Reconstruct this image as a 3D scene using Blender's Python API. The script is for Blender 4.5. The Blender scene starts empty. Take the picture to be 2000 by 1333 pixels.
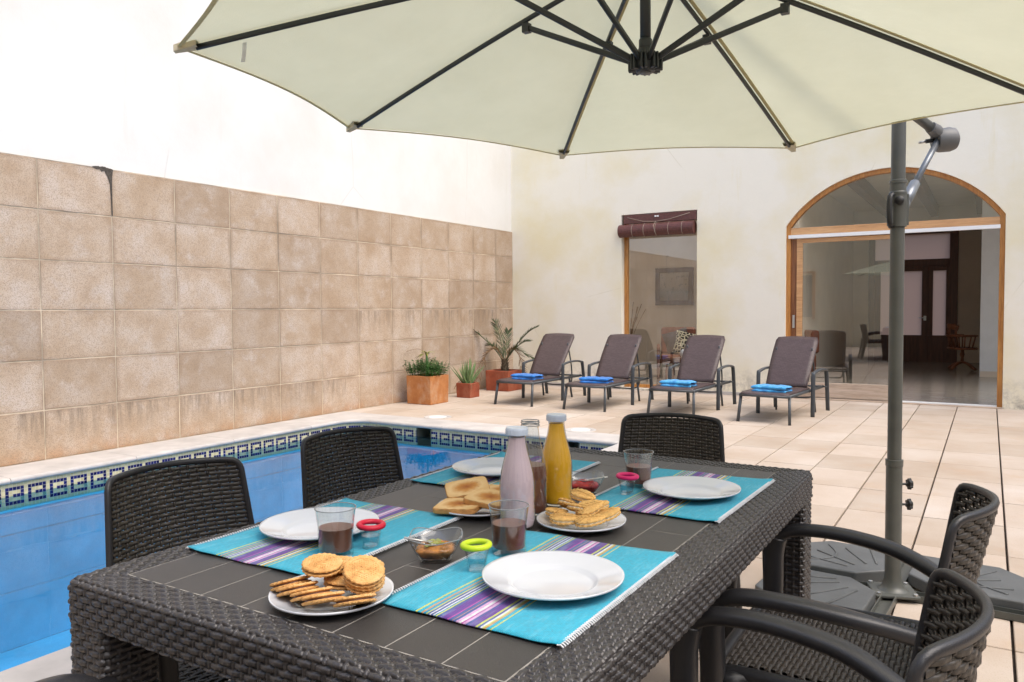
import bpy, math, random
import numpy as np
from mathutils import Vector, Matrix
from mathutils.geometry import tessellate_polygon
PI = math.pi
R = math.radians
scene = bpy.context.scene
C = scene.collection

# ------------------------------------------------------------------ camera
YAW, PITCH, ROLL = R(31.39), R(2.32), -0.0064
F = Vector((-math.sin(YAW)*math.cos(PITCH), math.cos(YAW)*math.cos(PITCH), -math.sin(PITCH)))
RT = Vector((math.cos(YAW), math.sin(YAW), 0)); UP = RT.cross(F)
R2 = RT*math.cos(ROLL)+UP*math.sin(ROLL); U2 = UP*math.cos(ROLL)-RT*math.sin(ROLL)
cd = bpy.data.cameras.new('camera'); cam = bpy.data.objects.new('camera', cd); C.objects.link(cam)
m = Matrix.Identity(4)
for i in range(3):
    m[i][0] = R2[i]; m[i][1] = U2[i]; m[i][2] = -F[i]
m[2][3] = 1.2
cam.matrix_world = m
cd.sensor_width = 36; cd.lens = 1528/2000*36; cd.clip_start = 0.02; cd.clip_end = 500
scene.camera = cam

# ------------------------------------------------------------------ world, sun, exposure
SUN_EL, SUN_AZ = R(60), R(-8)          # azimuth measured from +X towards +Y
sd = Vector((math.cos(SUN_EL)*math.cos(SUN_AZ), math.cos(SUN_EL)*math.sin(SUN_AZ), math.sin(SUN_EL)))
w = bpy.data.worlds.new('World'); scene.world = w; w.use_nodes = True
nt = w.node_tree; bg = nt.nodes['Background']
sky = nt.nodes.new('ShaderNodeTexSky'); sky.sky_type = 'NISHITA'; sky.sun_disc = False
sky.sun_elevation = SUN_EL; sky.sun_rotation = PI/2-SUN_AZ
sky.air_density = 1.0; sky.dust_density = 3.0; sky.ozone_density = 0.6
nt.links.new(sky.outputs[0], bg.inputs[0]); bg.inputs[1].default_value = 0.15
sl = bpy.data.lights.new('sun', 'SUN'); sun = bpy.data.objects.new('sun', sl); C.objects.link(sun)
sl.energy = 1.0; sl.angle = R(48); sl.color = (1, .94, .84)
sun.rotation_mode = 'QUATERNION'; sun.rotation_quaternion = sd.to_track_quat('Z', 'Y')
sun.location = sd*20
vs = scene.view_settings; vs.view_transform = 'Standard'; vs.look = 'None'; vs.exposure = 1.12; vs.gamma = 1
scene.render.engine = 'CYCLES'
try:
    scene.cycles.max_bounces = 10; scene.cycles.transparent_max_bounces = 24
    scene.cycles.transmission_bounces = 8
except Exception: pass

# ------------------------------------------------------------------ materials
class NT:
    def __init__(s, name):
        s.m = bpy.data.materials.new(name); s.m.use_nodes = True; s.t = s.m.node_tree
        s.b = s.t.nodes['Principled BSDF']; s.out = s.t.nodes['Material Output']
        s.co = s.t.nodes.new('ShaderNodeTexCoord')
    def n(s, typ, **k):
        x = s.t.nodes.new(typ)
        for a, v in k.items(): setattr(x, a, v)
        return x
    def l(s, a, b): s.t.links.new(a, b)
    def noise(s, scale, detail=4, rough=.6, vec=None, stretch=None):
        n = s.n('ShaderNodeTexNoise'); n.inputs['Scale'].default_value = scale
        n.inputs['Detail'].default_value = detail; n.inputs['Roughness'].default_value = rough
        v = vec or s.co.outputs['Object']
        if stretch:
            mp = s.n('ShaderNodeMapping'); mp.inputs['Scale'].default_value = stretch; s.l(v, mp.inputs[0]); v = mp.outputs[0]
        s.l(v, n.inputs['Vector']); return n.outputs[0]
    def ramp(s, fac, stops, interp='LINEAR'):
        r = s.n('ShaderNodeValToRGB'); cr = r.color_ramp; cr.interpolation = interp
        while len(cr.elements) < len(stops): cr.elements.new(.5)
        for e, (p, c) in zip(cr.elements, stops):
            e.position = p; e.color = (*c, 1) if len(c) == 3 else c
        s.l(fac, r.inputs[0]); return r.outputs[0]
    def mix(s, fac, a, b, mode='MIX'):
        x = s.n('ShaderNodeMix', data_type='RGBA', blend_type=mode)
        for val, sock in ((fac, x.inputs[0]), (a, x.inputs[6]), (b, x.inputs[7])):
            if hasattr(val, 'links') or hasattr(val, 'is_output'): s.l(val, sock)
            elif isinstance(val, (int, float)): sock.default_value = val
            else: sock.default_value = (*val, 1)
        return x.outputs[2]
    def math(s, op, a, b=None, clamp=False):
        x = s.n('ShaderNodeMath', operation=op, use_clamp=clamp)
        for v, sock in ((a, x.inputs[0]), (b, x.inputs[1])):
            if v is None: continue
            if isinstance(v, (int, float)): sock.default_value = v
            else: s.l(v, sock)
        return x.outputs[0]
    def bump(s, h, strength=.3, dist=.002):
        b = s.n('ShaderNodeBump'); b.inputs['Strength'].default_value = strength; b.inputs['Distance'].default_value = dist
        s.l(h, b.inputs['Height']); s.l(b.outputs[0], s.b.inputs['Normal']); return b

def P(name, col, rough=.6, spec=.5, metal=0, var=.15, vscale=6, bump=0, bscale=200, island=0, sheen=0, coat=0, trans=0):
    t = NT(name)
    nz = t.noise(vscale)
    a = tuple(max(0, c*(1-var)) for c in col); b = tuple(min(1, c*(1+var)) for c in col)
    c = t.ramp(nz, [(.3, a), (.7, b)])
    if island:
        g = t.n('ShaderNodeNewGeometry')
        v = t.ramp(g.outputs['Random Per Island'], [(0, (1-island,)*3), (1, (1+island*.6,)*3)])
        c = t.mix(1., c, v, 'MULTIPLY')
    t.l(c, t.b.inputs['Base Color'])
    t.b.inputs['Roughness'].default_value = rough; t.b.inputs['Specular IOR Level'].default_value = spec
    t.b.inputs['Metallic'].default_value = metal
    if sheen: t.b.inputs['Sheen Weight'].default_value = sheen
    if coat: t.b.inputs['Coat Weight'].default_value = coat
    if bump: t.bump(t.noise(bscale, 3), bump, .002)
    return t.m

def plaster(name, col, stain, amount, warm=.5, dirt=False):
    t = NT(name)
    n1 = t.noise(.9, 5, .6); n2 = t.noise(5, 5, .65)
    f = t.ramp(n1, [(.42, (0, 0, 0)), (.68, (amount,)*3)])
    c = t.mix(f, col, stain)
    c = t.mix(t.ramp(n2, [(.45, (0, 0, 0)), (.75, (.25,)*3)]), c, tuple(x*.93 for x in col))
    # thin vertical runs
    st = t.noise(2.2, 4, .7, stretch=(3.2, 3.2, .35))
    c = t.mix(t.ramp(st, [(.6, (0, 0, 0)), (.75, (amount*.5,)*3)]), c, stain)
    # hairline cracks
    v = t.n('ShaderNodeTexVoronoi', feature='DISTANCE_TO_EDGE'); v.inputs['Scale'].default_value = .55
    wv = t.mix(.22, t.co.outputs['Object'], t.n('ShaderNodeTexNoise').outputs[1])
    t.l(wv, v.inputs['Vector'])
    ck = t.ramp(v.outputs[0], [(0, (1, 1, 1)), (.0025, (0, 0, 0))])
    ck = t.math('MULTIPLY', ck, t.ramp(t.noise(.8), [(.5, (0, 0, 0)), (.56, (.35,)*3)]))
    c = t.mix(ck, c, tuple(x*.72 for x in stain))
    if dirt:
        sp = t.n('ShaderNodeSeparateXYZ'); t.l(t.co.outputs['Object'], sp.inputs[0])
        low = t.ramp(sp.outputs[2], [(0, (1, 1, 1)), (.42, (0, 0, 0))])
        dn = t.ramp(t.noise(7, 7, .75), [(.42, (0, 0, 0)), (.62, (1, 1, 1))])
        c = t.mix(t.math('MULTIPLY', low, dn), c, (.34, .31, .26))
        wl = t.ramp(sp.outputs[2], [(0, (1, 1, 1)), (1.6, (0, 0, 0))])
    t.l(c, t.b.inputs['Base Color']); t.b.inputs['Roughness'].default_value = .92
    t.b.inputs['Specular IOR Level'].default_value = .2
    hb = t.math('ADD', t.noise(9, 5, .65), t.math('MULTIPLY', t.noise(120, 2), .25))
    t.bump(hb, .35, .006)
    return t.m

def wood(name, a, b, rough=.45, axis=2, scale=1.):
    t = NT(name)
    st = [18*scale]*3; st[axis] = 1.2*scale
    n = t.noise(1.6, 6, .65, stretch=tuple(st))
    n2 = t.noise(6*scale, 4, .6, stretch=tuple(x*1. for x in st))
    c = t.ramp(n, [(.3, a), (.5, tuple((x+y)/2 for x, y in zip(a, b))), (.7, b)])
    c = t.mix(t.ramp(n2, [(.5, (0, 0, 0)), (.7, (.5,)*3)]), c, tuple(x*.6 for x in a))
    t.l(c, t.b.inputs['Base Color']); t.b.inputs['Roughness'].default_value = rough
    t.bump(n2, .2, .001)
    return t.m

def glass(name, tint=(1, 1, 1), ior=1.5, rough=0.0, gain=1.0, haze=0):
    t = NT(name); t.t.nodes.remove(t.b)
    lw_ = t.n('ShaderNodeLayerWeight'); lw_.inputs[0].default_value = .5
    f0 = ((ior-1)/(ior+1))**2
    f = t.math('MULTIPLY', t.math('ADD', t.math('MULTIPLY', t.math('POWER', lw_.outputs['Facing'], 5.), 1-f0), f0), gain, True)
    tr = t.n('ShaderNodeBsdfTransparent'); tr.inputs[0].default_value = (*tint, 1)
    gl = t.n('ShaderNodeBsdfGlossy'); gl.inputs['Roughness'].default_value = rough
    mx = t.n('ShaderNodeMixShader'); t.l(f, mx.inputs[0]); t.l(tr.outputs[0], mx.inputs[1]); t.l(gl.outputs[0], mx.inputs[2])
    o = mx.outputs[0]
    if haze:
        d = t.n('ShaderNodeBsdfDiffuse'); d.inputs[0].default_value = (.8, .8, .78, 1)
        m2 = t.n('ShaderNodeMixShader'); m2.inputs[0].default_value = haze
        t.l(o, m2.inputs[1]); t.l(d.outputs[0], m2.inputs[2]); o = m2.outputs[0]
    t.l(o, t.out.inputs[0]); return t.m

M = {}
M['plaster_left'] = plaster('white plaster', (.70, .69, .66), (.62, .58, .52), .6)
M['plaster_house'] = plaster('cream plaster', (.84, .795, .68), (.77, .69, .46), .9, dirt=True)
M['plaster_far'] = plaster('ochre plaster', (.72, .64, .46), (.6, .5, .3), .5)

def cladding():
    t = NT('sandy wall tile')
    g = t.n('ShaderNodeNewGeometry')
    c = t.ramp(t.noise(3.2, 5, .6), [(.28, (.395, .285, .19)), (.5, (.47, .365, .27)), (.72, (.525, .44, .365))])
    isl = t.ramp(g.outputs['Random Per Island'], [(0, (.84, .82, .80)), (.5, (1, .98, .95)), (1, (1.1, 1.12, 1.16))])
    c = t.mix(1., c, isl, 'MULTIPLY')
    # whitish bloom patches
    c = t.mix(t.ramp(t.noise(4.5, 6, .7), [(.54, (0, 0, 0)), (.72, (.6,)*3)]), c, (.57, .50, .45))
    sp = t.n('ShaderNodeSeparateXYZ'); t.l(t.co.outputs['Object'], sp.inputs[0])
    # dirt held along the joints
    fy = t.math('ABSOLUTE', t.math('SUBTRACT', t.math('FRACT', t.math('ADD', t.math('DIVIDE', t.math('SUBTRACT', sp.outputs[1], 3.4143), .6199), 20.)), .5))
    fz = t.math('ABSOLUTE', t.math('SUBTRACT', t.math('FRACT', t.math('DIVIDE', sp.outputs[2], .4056)), .5))
    ed = t.math('MAXIMUM', t.math('MULTIPLY', t.math('SUBTRACT', fy, .43), 14., True), t.math('MULTIPLY', t.math('SUBTRACT', fz, .41), 11., True))
    c = t.mix(t.math('MULTIPLY', ed, t.ramp(t.noise(3.1, 5, .7), [(.35, (0, 0, 0)), (.62, (.75,)*3)])), c, (.27, .18, .115))
    c = t.mix(t.math('MULTIPLY', t.math('GREATER_THAN', ed, .75), t.ramp(t.noise(1.7, 5, .7), [(.45, (0, 0, 0)), (.6, (.5,)*3)])), c, (.13, .09, .06))
    # dark drips hanging from certain courses
    drip = t.noise(6, 5, .75, stretch=(1, 3.2, .35))
    def band(z, h, y0, y1):
        a = t.math('MULTIPLY', t.ramp(sp.outputs[2], [(max(0, (z-h)/3), (0, 0, 0)), (z/3-.001, (1, 1, 1)), (z/3, (0, 0, 0))]) if 0 else
                   t.math('MULTIPLY', t.math('LESS_THAN', sp.outputs[2], z), t.math('SUBTRACT', 1., t.math('DIVIDE', t.math('SUBTRACT', z, sp.outputs[2]), h), True)),
                   t.math('MULTIPLY', t.math('GREATER_THAN', sp.outputs[1], y0), t.math('LESS_THAN', sp.outputs[1], y1)))
        return a
    bd = t.math('MAXIMUM', band(1.195, .3, 7.0, 10.8), t.math('MAXIMUM', band(.395, .3, 3.2, 6.9), band(.395, .3, 4.9, 6.05)))
    k = t.math('MULTIPLY', bd, t.ramp(drip, [(.45, (0, 0, 0)), (.66, (.85,)*3)]))
    c = t.mix(k, c, (.17, .135, .10))
    # rusty foot
    ft = t.math('SUBTRACT', 1., t.math('DIVIDE', sp.outputs[2], .16), True)
    c = t.mix(t.math('MULTIPLY', ft, t.ramp(t.noise(5, 4), [(.4, (0, 0, 0)), (.6, (.7,)*3)])), c, (.42, .22, .10))
    sp2 = t.noise(150, 3, .6)
    c = t.mix(t.ramp(sp2, [(.38, (.6,)*3), (.52, (0, 0, 0))]), c, (.23, .17, .12))
    t.l(c, t.b.inputs['Base Color']); t.b.inputs['Roughness'].default_value = .9; t.b.inputs['Specular IOR Level'].default_value = .15
    t.bump(t.math('ADD', sp2, t.noise(20, 4)), .5, .003)
    return t.m
M['cladding'] = cladding()

def paver():
    t = NT('cream paving')
    g = t.n('ShaderNodeNewGeometry')
    c = t.ramp(t.noise(1.3, 5, .6), [(.3, (.42, .335, .255)), (.55, (.485, .41, .335)), (.75, (.53, .47, .405))])
    c = t.mix(1., c, t.ramp(g.outputs['Random Per Island'], [(0, (.86, .84, .82)), (1, (1.06, 1.06, 1.08))]), 'MULTIPLY')
    c = t.mix(t.ramp(t.noise(2.4, 6, .7), [(.55, (0, 0, 0)), (.72, (.45,)*3)]), c, (.44, .30, .195))
    s2 = t.noise(240, 2, .5)
    c = t.mix(t.ramp(s2, [(.34, (.35,)*3), (.46, (0, 0, 0))]), c, (.32, .25, .18))
    t.l(c, t.b.inputs['Base Color']); t.b.inputs['Roughness'].default_value = .8; t.b.inputs['Specular IOR Level'].default_value = .25
    t.bump(t.math('ADD', s2, t.noise(14, 4)), .35, .002)
    return t.m
M['paver'] = paver()
M['grout'] = P('dark joint', (.045, .032, .022), .95, var=.4, vscale=20)
M['grout_light'] = P('light mortar', (.47, .385, .28), .95, var=.5, vscale=2.5)
M['coping'] = P('pale stone coping', (.48, .45, .42), .75, var=.15, vscale=4, bump=.3, bscale=160, island=.08)
M['mosaic'] = P('cream mosaic', (.60, .54, .32), .25, var=.1, vscale=15, island=.12)
M['mosaic_blue'] = P('navy mosaic', (.018, .02, .11), .2, var=.3, vscale=15, island=.5)
M['mosaic_grout'] = P('pale grout', (.62, .59, .48), .9)
M['pool_paint'] = P('blue pool paint', (.13, .58, .74), .8, var=.16, vscale=2.2, island=.05, bump=.2, bscale=30)
M['pool_joint'] = P('pool joint', (.34, .70, .80), .8)

def water():
    t = NT('pool water'); t.t.nodes.remove(t.b)
    fr = t.n('ShaderNodeFresnel'); fr.inputs[0].default_value = 1.33
    tr = t.n('ShaderNodeBsdfTransparent'); tr.inputs[0].default_value = (.34, .645, .83, 1)
    gl = t.n('ShaderNodeBsdfGlossy'); gl.inputs['Roughness'].default_value = 0
    bp = t.n('ShaderNodeBump'); bp.inputs['Strength'].default_value = .25; bp.inputs['Distance'].default_value = .006
    t.l(t.noise(4, 2, .4), bp.inputs['Height']); t.l(bp.outputs[0], gl.inputs['Normal']); t.l(bp.outputs[0], fr.inputs['Normal'])
    mx = t.n('ShaderNodeMixShader'); t.l(fr.outputs[0], mx.inputs[0]); t.l(tr.outputs[0], mx.inputs[1]); t.l(gl.outputs[0], mx.inputs[2])
    t.l(mx.outputs[0], t.out.inputs[0]); return t.m
M['water'] = water()
M['window_glass'] = glass('window glass', (.9, .92, .9), 1.5, gain=6.)
M['glass'] = glass('drinking glass', (.96, .975, .975), 1.5, gain=1.5)
M['bottle_glass'] = glass('bottle glass', (.92, .94, .93), 1.5, gain=2.2)
M['clear_water'] = glass('clear water', (.82, .9, .94), 1.33, gain=1.2)
M['orange_wood'] = wood('varnished orange wood', (.36, .13, .025), (.62, .30, .08), .35)
M['orange_wood_h'] = wood('varnished pale wood', (.50, .25, .10), (.68, .40, .19), .4, axis=0)
M['brown_wood'] = wood('brown stile wood', (.16, .055, .018), (.34, .14, .05), .4)
M['bleached_wood'] = wood('bleached wood', (.42, .31, .22), (.62, .50, .39), .7, axis=0)
M['dark_wood'] = wood('dark door wood', (.09, .03, .015), (.18, .06, .028), .35)
M['red_wood'] = wood('reddish wood', (.16, .05, .02), (.30, .11, .05), .4)
M['blind'] = P('brown blind slats', (.105, .035, .03), .45, var=.3, vscale=40)
M['blind_cord'] = P('blind cord', (.35, .28, .22), .8)
M['white_metal'] = P('white painted metal', (.82, .82, .80), .4, var=.03)
M['steel'] = P('brushed steel', (.62, .61, .58), .35, metal=.9, var=.08)
M['pole'] = P('grey green painted metal', (.085, .088, .078), .38, var=.12, vscale=12, bump=.1, bscale=400)
M['pole_dark'] = P('charcoal painted metal', (.025, .029, .030), .42, var=.15, vscale=12)
M['crank_grey'] = P('grey plastic', (.13, .13, .125), .5, var=.1)
M['strut_grey'] = P('satin grey metal', (.22, .235, .25), .33, var=.08, metal=.4)
M['rattan'] = P('dark brown resin', (.036, .032, .031), .33, spec=.6, var=.2, vscale=14, bump=.35, bscale=380)
M['rattan_back'] = P('brown black resin strands', (.040, .034, .027), .38, spec=.5, var=.3, vscale=14, bump=.3, bscale=380)
M['rattan_seat'] = P('brown resin weave', (.042, .036, .031), .42, spec=.5, var=.22, vscale=14, bump=.3, bscale=380)
M['resin'] = P('smooth dark resin', (.020, .020, .022), .36, spec=.5, var=.15, vscale=8, bump=.3, bscale=600)
M['slate'] = P('dark table tile', (.043, .039, .036), .4, spec=.5, var=.14, vscale=5, bump=.5, bscale=520, island=.14)
M['slate_joint'] = P('table joint', (.27, .25, .22), .8)
M['lounger_weave'] = None
M['lounger_frame'] = P('graphite metal', (.055, .062, .068), .4, var=.1)
M['porcelain'] = P('white porcelain', (.60, .62, .65), .12, var=.02, coat=.3)
M['lid'] = P('white lid', (.62, .68, .76), .35, var=.03)
M['pink'] = P('pink milk drink', (.70, .53, .57), .5, var=.05, vscale=20)
M['choc'] = P('chocolate milk', (.155, .062, .038), .35, var=.12, vscale=30)
M['orange'] = P('orange juice', (.92, .47, .015), .4, var=.12, vscale=20)
M['ring_red'] = P('crimson silicone', (.55, .008, .035), .5, var=.05)
M['ring_green'] = P('lime silicone', (.50, .66, .012), .5, var=.05)
M['ring_pink'] = P('magenta silicone', (.66, .008, .13), .5, var=.05)
M['jam_red'] = P('red jam', (.42, .014, .014), .12, var=.6, vscale=70, bump=.9, bscale=90)
M['jam_amber'] = P('amber jam', (.40, .16, .035), .12, var=.6, vscale=70, bump=.9, bscale=90)
M['jam_peel'] = P('green fruit peel', (.26, .28, .05), .3, var=.3, vscale=70)
M['terracotta'] = None
M['soil'] = P('dark soil', (.03, .02, .013), 1., var=.5, vscale=50, bump=1, bscale=60)
M['leaf'] = P('herb leaf', (.035, .115, .016), .45, var=.5, vscale=30, island=.5)
M['leaf_yellow'] = P('yellowing frond', (.26, .27, .06), .55, var=.35, vscale=25, island=.3)
M['leaf_dry'] = P('dry frond', (.22, .13, .06), .8, var=.35, vscale=25)
M['aloe'] = P('aloe leaf', (.19, .29, .11), .4, var=.35, vscale=9, island=.3)
M['palm'] = P('palm leaflet', (.075, .10, .035), .5, var=.4, vscale=16, island=.5)
M['palm_trunk'] = P('palm trunk', (.10, .07, .04), .9, var=.5, vscale=40, bump=1, bscale=60)
M['cover_white'] = P('white plastic cover', (.74, .73, .70), .45, var=.05)
M['rubber'] = P('black plastic', (.018, .018, .018), .5, var=.1)
M['weight'] = P('grey ballast plastic', (.095, .10, .10), .55, var=.2, vscale=5, bump=.35, bscale=90)
M['interior_wall'] = P('interior plaster', (.78, .67, .55), .9, var=.05, vscale=2)
M['interior_white'] = P('interior white', (.80, .81, .83), .8, var=.03)
M['interior_floor'] = None
M['leather'] = P('reddish leather', (.23, .065, .028), .45, var=.25, vscale=9)
M['picture_frame'] = P('grey picture frame', (.075, .06, .06), .5, var=.1)
M['dark_void'] = P('dark recess', (.13, .14, .11), .9)
M['wool'] = P('white yarn', (.70, .71, .72), .95, var=.1, vscale=60)
M['toast_crust'] = P('bread crust', (.50, .24, .07), .8, var=.3, vscale=60, bump=.6, bscale=200)
M['cream_fill'] = P('cream filling', (.82, .72, .50), .5, var=.05)
M['ceil_beam'] = wood('ceiling beam', (.09, .035, .018), (.17, .07, .035), .6, axis=1)

def terracotta(name, a, b, cbloom, amt):
    t = NT(name)
    c = t.ramp(t.noise(9, 6, .7), [(.3, a), (.7, b)])
    c = t.mix(t.ramp(t.noise(5, 6, .7, stretch=(1, 1, .7)), [(.5, (0, 0, 0)), (.68, (amt,)*3)]), c, cbloom)
    t.l(c, t.b.inputs['Base Color']); t.b.inputs['Roughness'].default_value = .85
    t.bump(t.noise(35, 4), .5, .003); return t.m
M['terracotta'] = terracotta('sandy terracotta', (.36, .125, .035), (.50, .215, .07), (.50, .33, .21), .75)
M['terracotta_red'] = terracotta('red terracotta', (.22, .05, .022), (.36, .085, .035), (.42, .20, .12), .35)

def lweave():
    t = NT('brown synthetic weave')
    mp = t.n('ShaderNodeMapping'); mp.inputs['Scale'].default_value = (1, 1, 1); t.l(t.co.outputs['Object'], mp.inputs[0])
    b = t.n('ShaderNodeTexBrick'); b.offset = .5; b.inputs['Scale'].default_value = 1
    b.inputs['Brick Width'].default_value = .036; b.inputs['Row Height'].default_value = .0135; b.inputs['Mortar Size'].default_value = .0022
    b.inputs['Mortar Smooth'].default_value = .6
    b.inputs['Color1'].default_value = (.075, .048, .047, 1); b.inputs['Color2'].default_value = (.105, .070, .070, 1); b.inputs['Mortar'].default_value = (.022, .014, .014, 1)
    # the panel's own length runs along local Y; z adds in for the inclined part
    sp = t.n('ShaderNodeSeparateXYZ'); t.l(t.co.outputs['Object'], sp.inputs[0])
    cb = t.n('ShaderNodeCombineXYZ'); t.l(sp.outputs[0], cb.inputs[0]); t.l(t.math('ADD', sp.outputs[1], sp.outputs[2]), cb.inputs[1])
    t.l(cb.outputs[0], b.inputs['Vector'])
    t.l(b.outputs[0], t.b.inputs['Base Color']); t.b.inputs['Roughness'].default_value = .4
    t.bump(t.math('SUBTRACT', 1., b.outputs[1]), .7, .002); return t.m
M['lounger_weave'] = lweave()

def towel(cols):
    t = NT('blue towelling')
    c = t.ramp(t.noise(14, 5, .7), [(.35, cols[0]), (.6, cols[1]), (.75, cols[2])])
    t.l(c, t.b.inputs['Base Color']); t.b.inputs['Roughness'].default_value = .95; t.b.inputs['Sheen Weight'].default_value = .3
    t.bump(t.noise(170, 3, .7), 1., .006); return t.m
M['towel'] = towel(((.004, .11, .42), (.010, .19, .58), (.03, .33, .70)))
M['towel_light'] = towel(((.01, .20, .55), (.06, .38, .68), (.20, .58, .78)))

def ifloor():
    t = NT('polished grey floor')
    n = t.noise(3, 6, .7, stretch=(1, 4, 1))
    c = t.ramp(n, [(.3, (.30, .265, .215)), (.7, (.44, .395, .33))])
    b = t.n('ShaderNodeTexBrick'); b.offset = 0; b.inputs['Scale'].default_value = 1; b.inputs['Brick Width'].default_value = .5; b.inputs['Row Height'].default_value = .5
    b.inputs['Mortar Size'].default_value = .003; t.l(t.co.outputs['Object'], b.inputs['Vector'])
    c = t.mix(b.outputs[1], c, (.10, .095, .085))
    t.l(c, t.b.inputs['Base Color']); t.b.inputs['Roughness'].default_value = .16
    t.bump(n, .15, .002); return t.m
M['interior_floor'] = ifloor()

def canopy_mat():
    t = NT('cream canopy cloth'); t.t.nodes.remove(t.b)
    c = t.ramp(t.noise(2.5, 4), [(.3, (.64, .64, .465)), (.7, (.70, .70, .52))])
    d = t.n('ShaderNodeBsdfDiffuse'); tl = t.n('ShaderNodeBsdfTranslucent'); t.l(c, d.inputs[0]); t.l(c, tl.inputs[0])
    bp = t.n('ShaderNodeBump'); bp.inputs['Strength'].default_value = .5; bp.inputs['Distance'].default_value = .012
    t.l(t.math('ADD', t.noise(5, 3, .5, stretch=(1, 1, 3)), t.math('MULTIPLY', t.noise(260, 2), .12)), bp.inputs['Height']); t.l(bp.outputs[0], d.inputs['Normal']); t.l(bp.outputs[0], tl.inputs['Normal'])
    mx = t.n('ShaderNodeMixShader'); mx.inputs[0].default_value = .38
    t.l(d.outputs[0], mx.inputs[1]); t.l(tl.outputs[0], mx.inputs[2]); t.l(mx.outputs[0], t.out.inputs[0]); return t.m
M['canopy'] = canopy_mat()
M['hem'] = P('yellowish hem tape', (.55, .49, .26), .85, var=.1, vscale=30)
M['pocket'] = P('beige corner pocket', (.58, .52, .36), .85, var=.1, vscale=30)

def frosted():
    t = NT('frosted glass'); t.t.nodes.remove(t.b)
    d = t.n('ShaderNodeBsdfDiffuse'); tl = t.n('ShaderNodeBsdfTranslucent')
    d.inputs[0].default_value = (.62, .42, .34, 1); tl.inputs[0].default_value = (.52, .33, .25, 1)
    mx = t.n('ShaderNodeMixShader'); mx.inputs[0].default_value = .75
    t.l(d.outputs[0], mx.inputs[1]); t.l(tl.outputs[0], mx.inputs[2]); t.l(mx.outputs[0], t.out.inputs[0]); return t.m
M['frosted'] = frosted()

def matcloth():
    t = NT('striped cotton')
    TQ = (.012, .43, .60); TQ2 = (.02, .30, .50); YE = (.62, .66, .10); OR = (.60, .33, .12); WH = (.75, .74, .76)
    PU = (.13, .03, .30); NV = (.06, .10, .32); MG = (.50, .06, .36); PK = (.70, .40, .66)
    seq = [(TQ, 24.5), (YE, .9), (TQ, 2.2), (OR, 1.0), (TQ2, 1.6), (YE, .8), (NV, 1.1), (WH, 1.1), (NV, 1.0), (WH, .7), (TQ2, .9), (YE, .9), (NV, 1.2),
           (PU, 4.6), (MG, .7), (NV, 1.8), (OR, .7), (NV, 1.5), (PK, 1.4), (WH, 1.5), (MG, .8), (PK, 1.5), (NV, 1.2), (PU, 4.2),
           (YE, .9), (NV, 1.2), (WH, 1.1), (YE, .9), (OR, 1.1), (TQ, 2.0), (YE, .9), (TQ, 30)]
    seq = seq[:32]
    tot = sum(x[1] for x in seq[:-1])
    stops = []; p = 0
    for c, wd in seq: stops.append((min(p/100, .999), c)); p += wd
    sp = t.n('ShaderNodeSeparateXYZ'); t.l(t.co.outputs['Object'], sp.inputs[0])
    wob = t.math('MULTIPLY', t.math('SUBTRACT', t.noise(35, 2), .5), .006)
    u = t.math('ADD', t.math('ADD', t.math('DIVIDE', sp.outputs[0], .34), .5), wob)
    c = t.ramp(u, stops, 'CONSTANT')
    v = t.math('SINE', t.math('MULTIPLY', sp.outputs[0], 2*PI/.0035)); v2 = t.math('SINE', t.math('MULTIPLY', sp.outputs[1], 2*PI/.003))
    wv = t.math('MULTIPLY', v, v2)
    c = t.mix(t.ramp(t.noise(160, 3, .8), [(.3, (.35,)*3), (.55, (0, 0, 0))]), c, (.06, .12, .2))
    c = t.mix(t.ramp(t.noise(45, 3, .8, stretch=(1.5, .25, 1)), [(.52, (0, 0, 0)), (.75, (.3,)*3)]), c, (.35, .70, .78))
    t.l(c, t.b.inputs['Base Color']); t.b.inputs['Roughness'].default_value = .95; t.b.inputs['Sheen Weight'].default_value = .15
    t.bump(t.math('ADD', wv, t.noise(150, 3)), .6, .0015)
    return t.m
M['mat'] = matcloth()

def biscuit():
    t = NT('baked biscuit')
    c = t.ramp(t.noise(45, 5, .7), [(.3, (.42, .19, .05)), (.5, (.62, .34, .11)), (.7, (.72, .45, .19))])
    v = t.n('ShaderNodeTexVoronoi'); v.inputs['Scale'].default_value = 210; t.l(t.co.outputs['Object'], v.inputs['Vector'])
    t.l(c, t.b.inputs['Base Color']); t.b.inputs['Roughness'].default_value = .75
    t.bump(t.math('ADD', v.outputs[0], t.noise(300, 3)), .8, .0015); return t.m
M['biscuit'] = biscuit()

def toast():
    t = NT('toasted bread')
    ln = t.n('ShaderNodeVectorMath', operation='LENGTH'); mp = t.n('ShaderNodeMapping'); mp.inputs['Scale'].default_value = (1, 1, 0)
    t.l(t.co.outputs['Object'], mp.inputs[0]); t.l(mp.outputs[0], ln.inputs[0])
    e = t.math('ADD', ln.outputs['Value'], t.math('MULTIPLY', t.noise(30, 4), .03))
    c = t.ramp(t.math('MULTIPLY', e, 10.), [(.16, (.36, .11, .018)), (.36, (.56, .25, .055)), (.55, (.76, .52, .24)), (.85, (.66, .38, .13))])
    t.l(c, t.b.inputs['Base Color']); t.b.inputs['Roughness'].default_value = .9
    t.bump(t.noise(220, 4, .8), .8, .002); return t.m
M['toast'] = toast()

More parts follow.
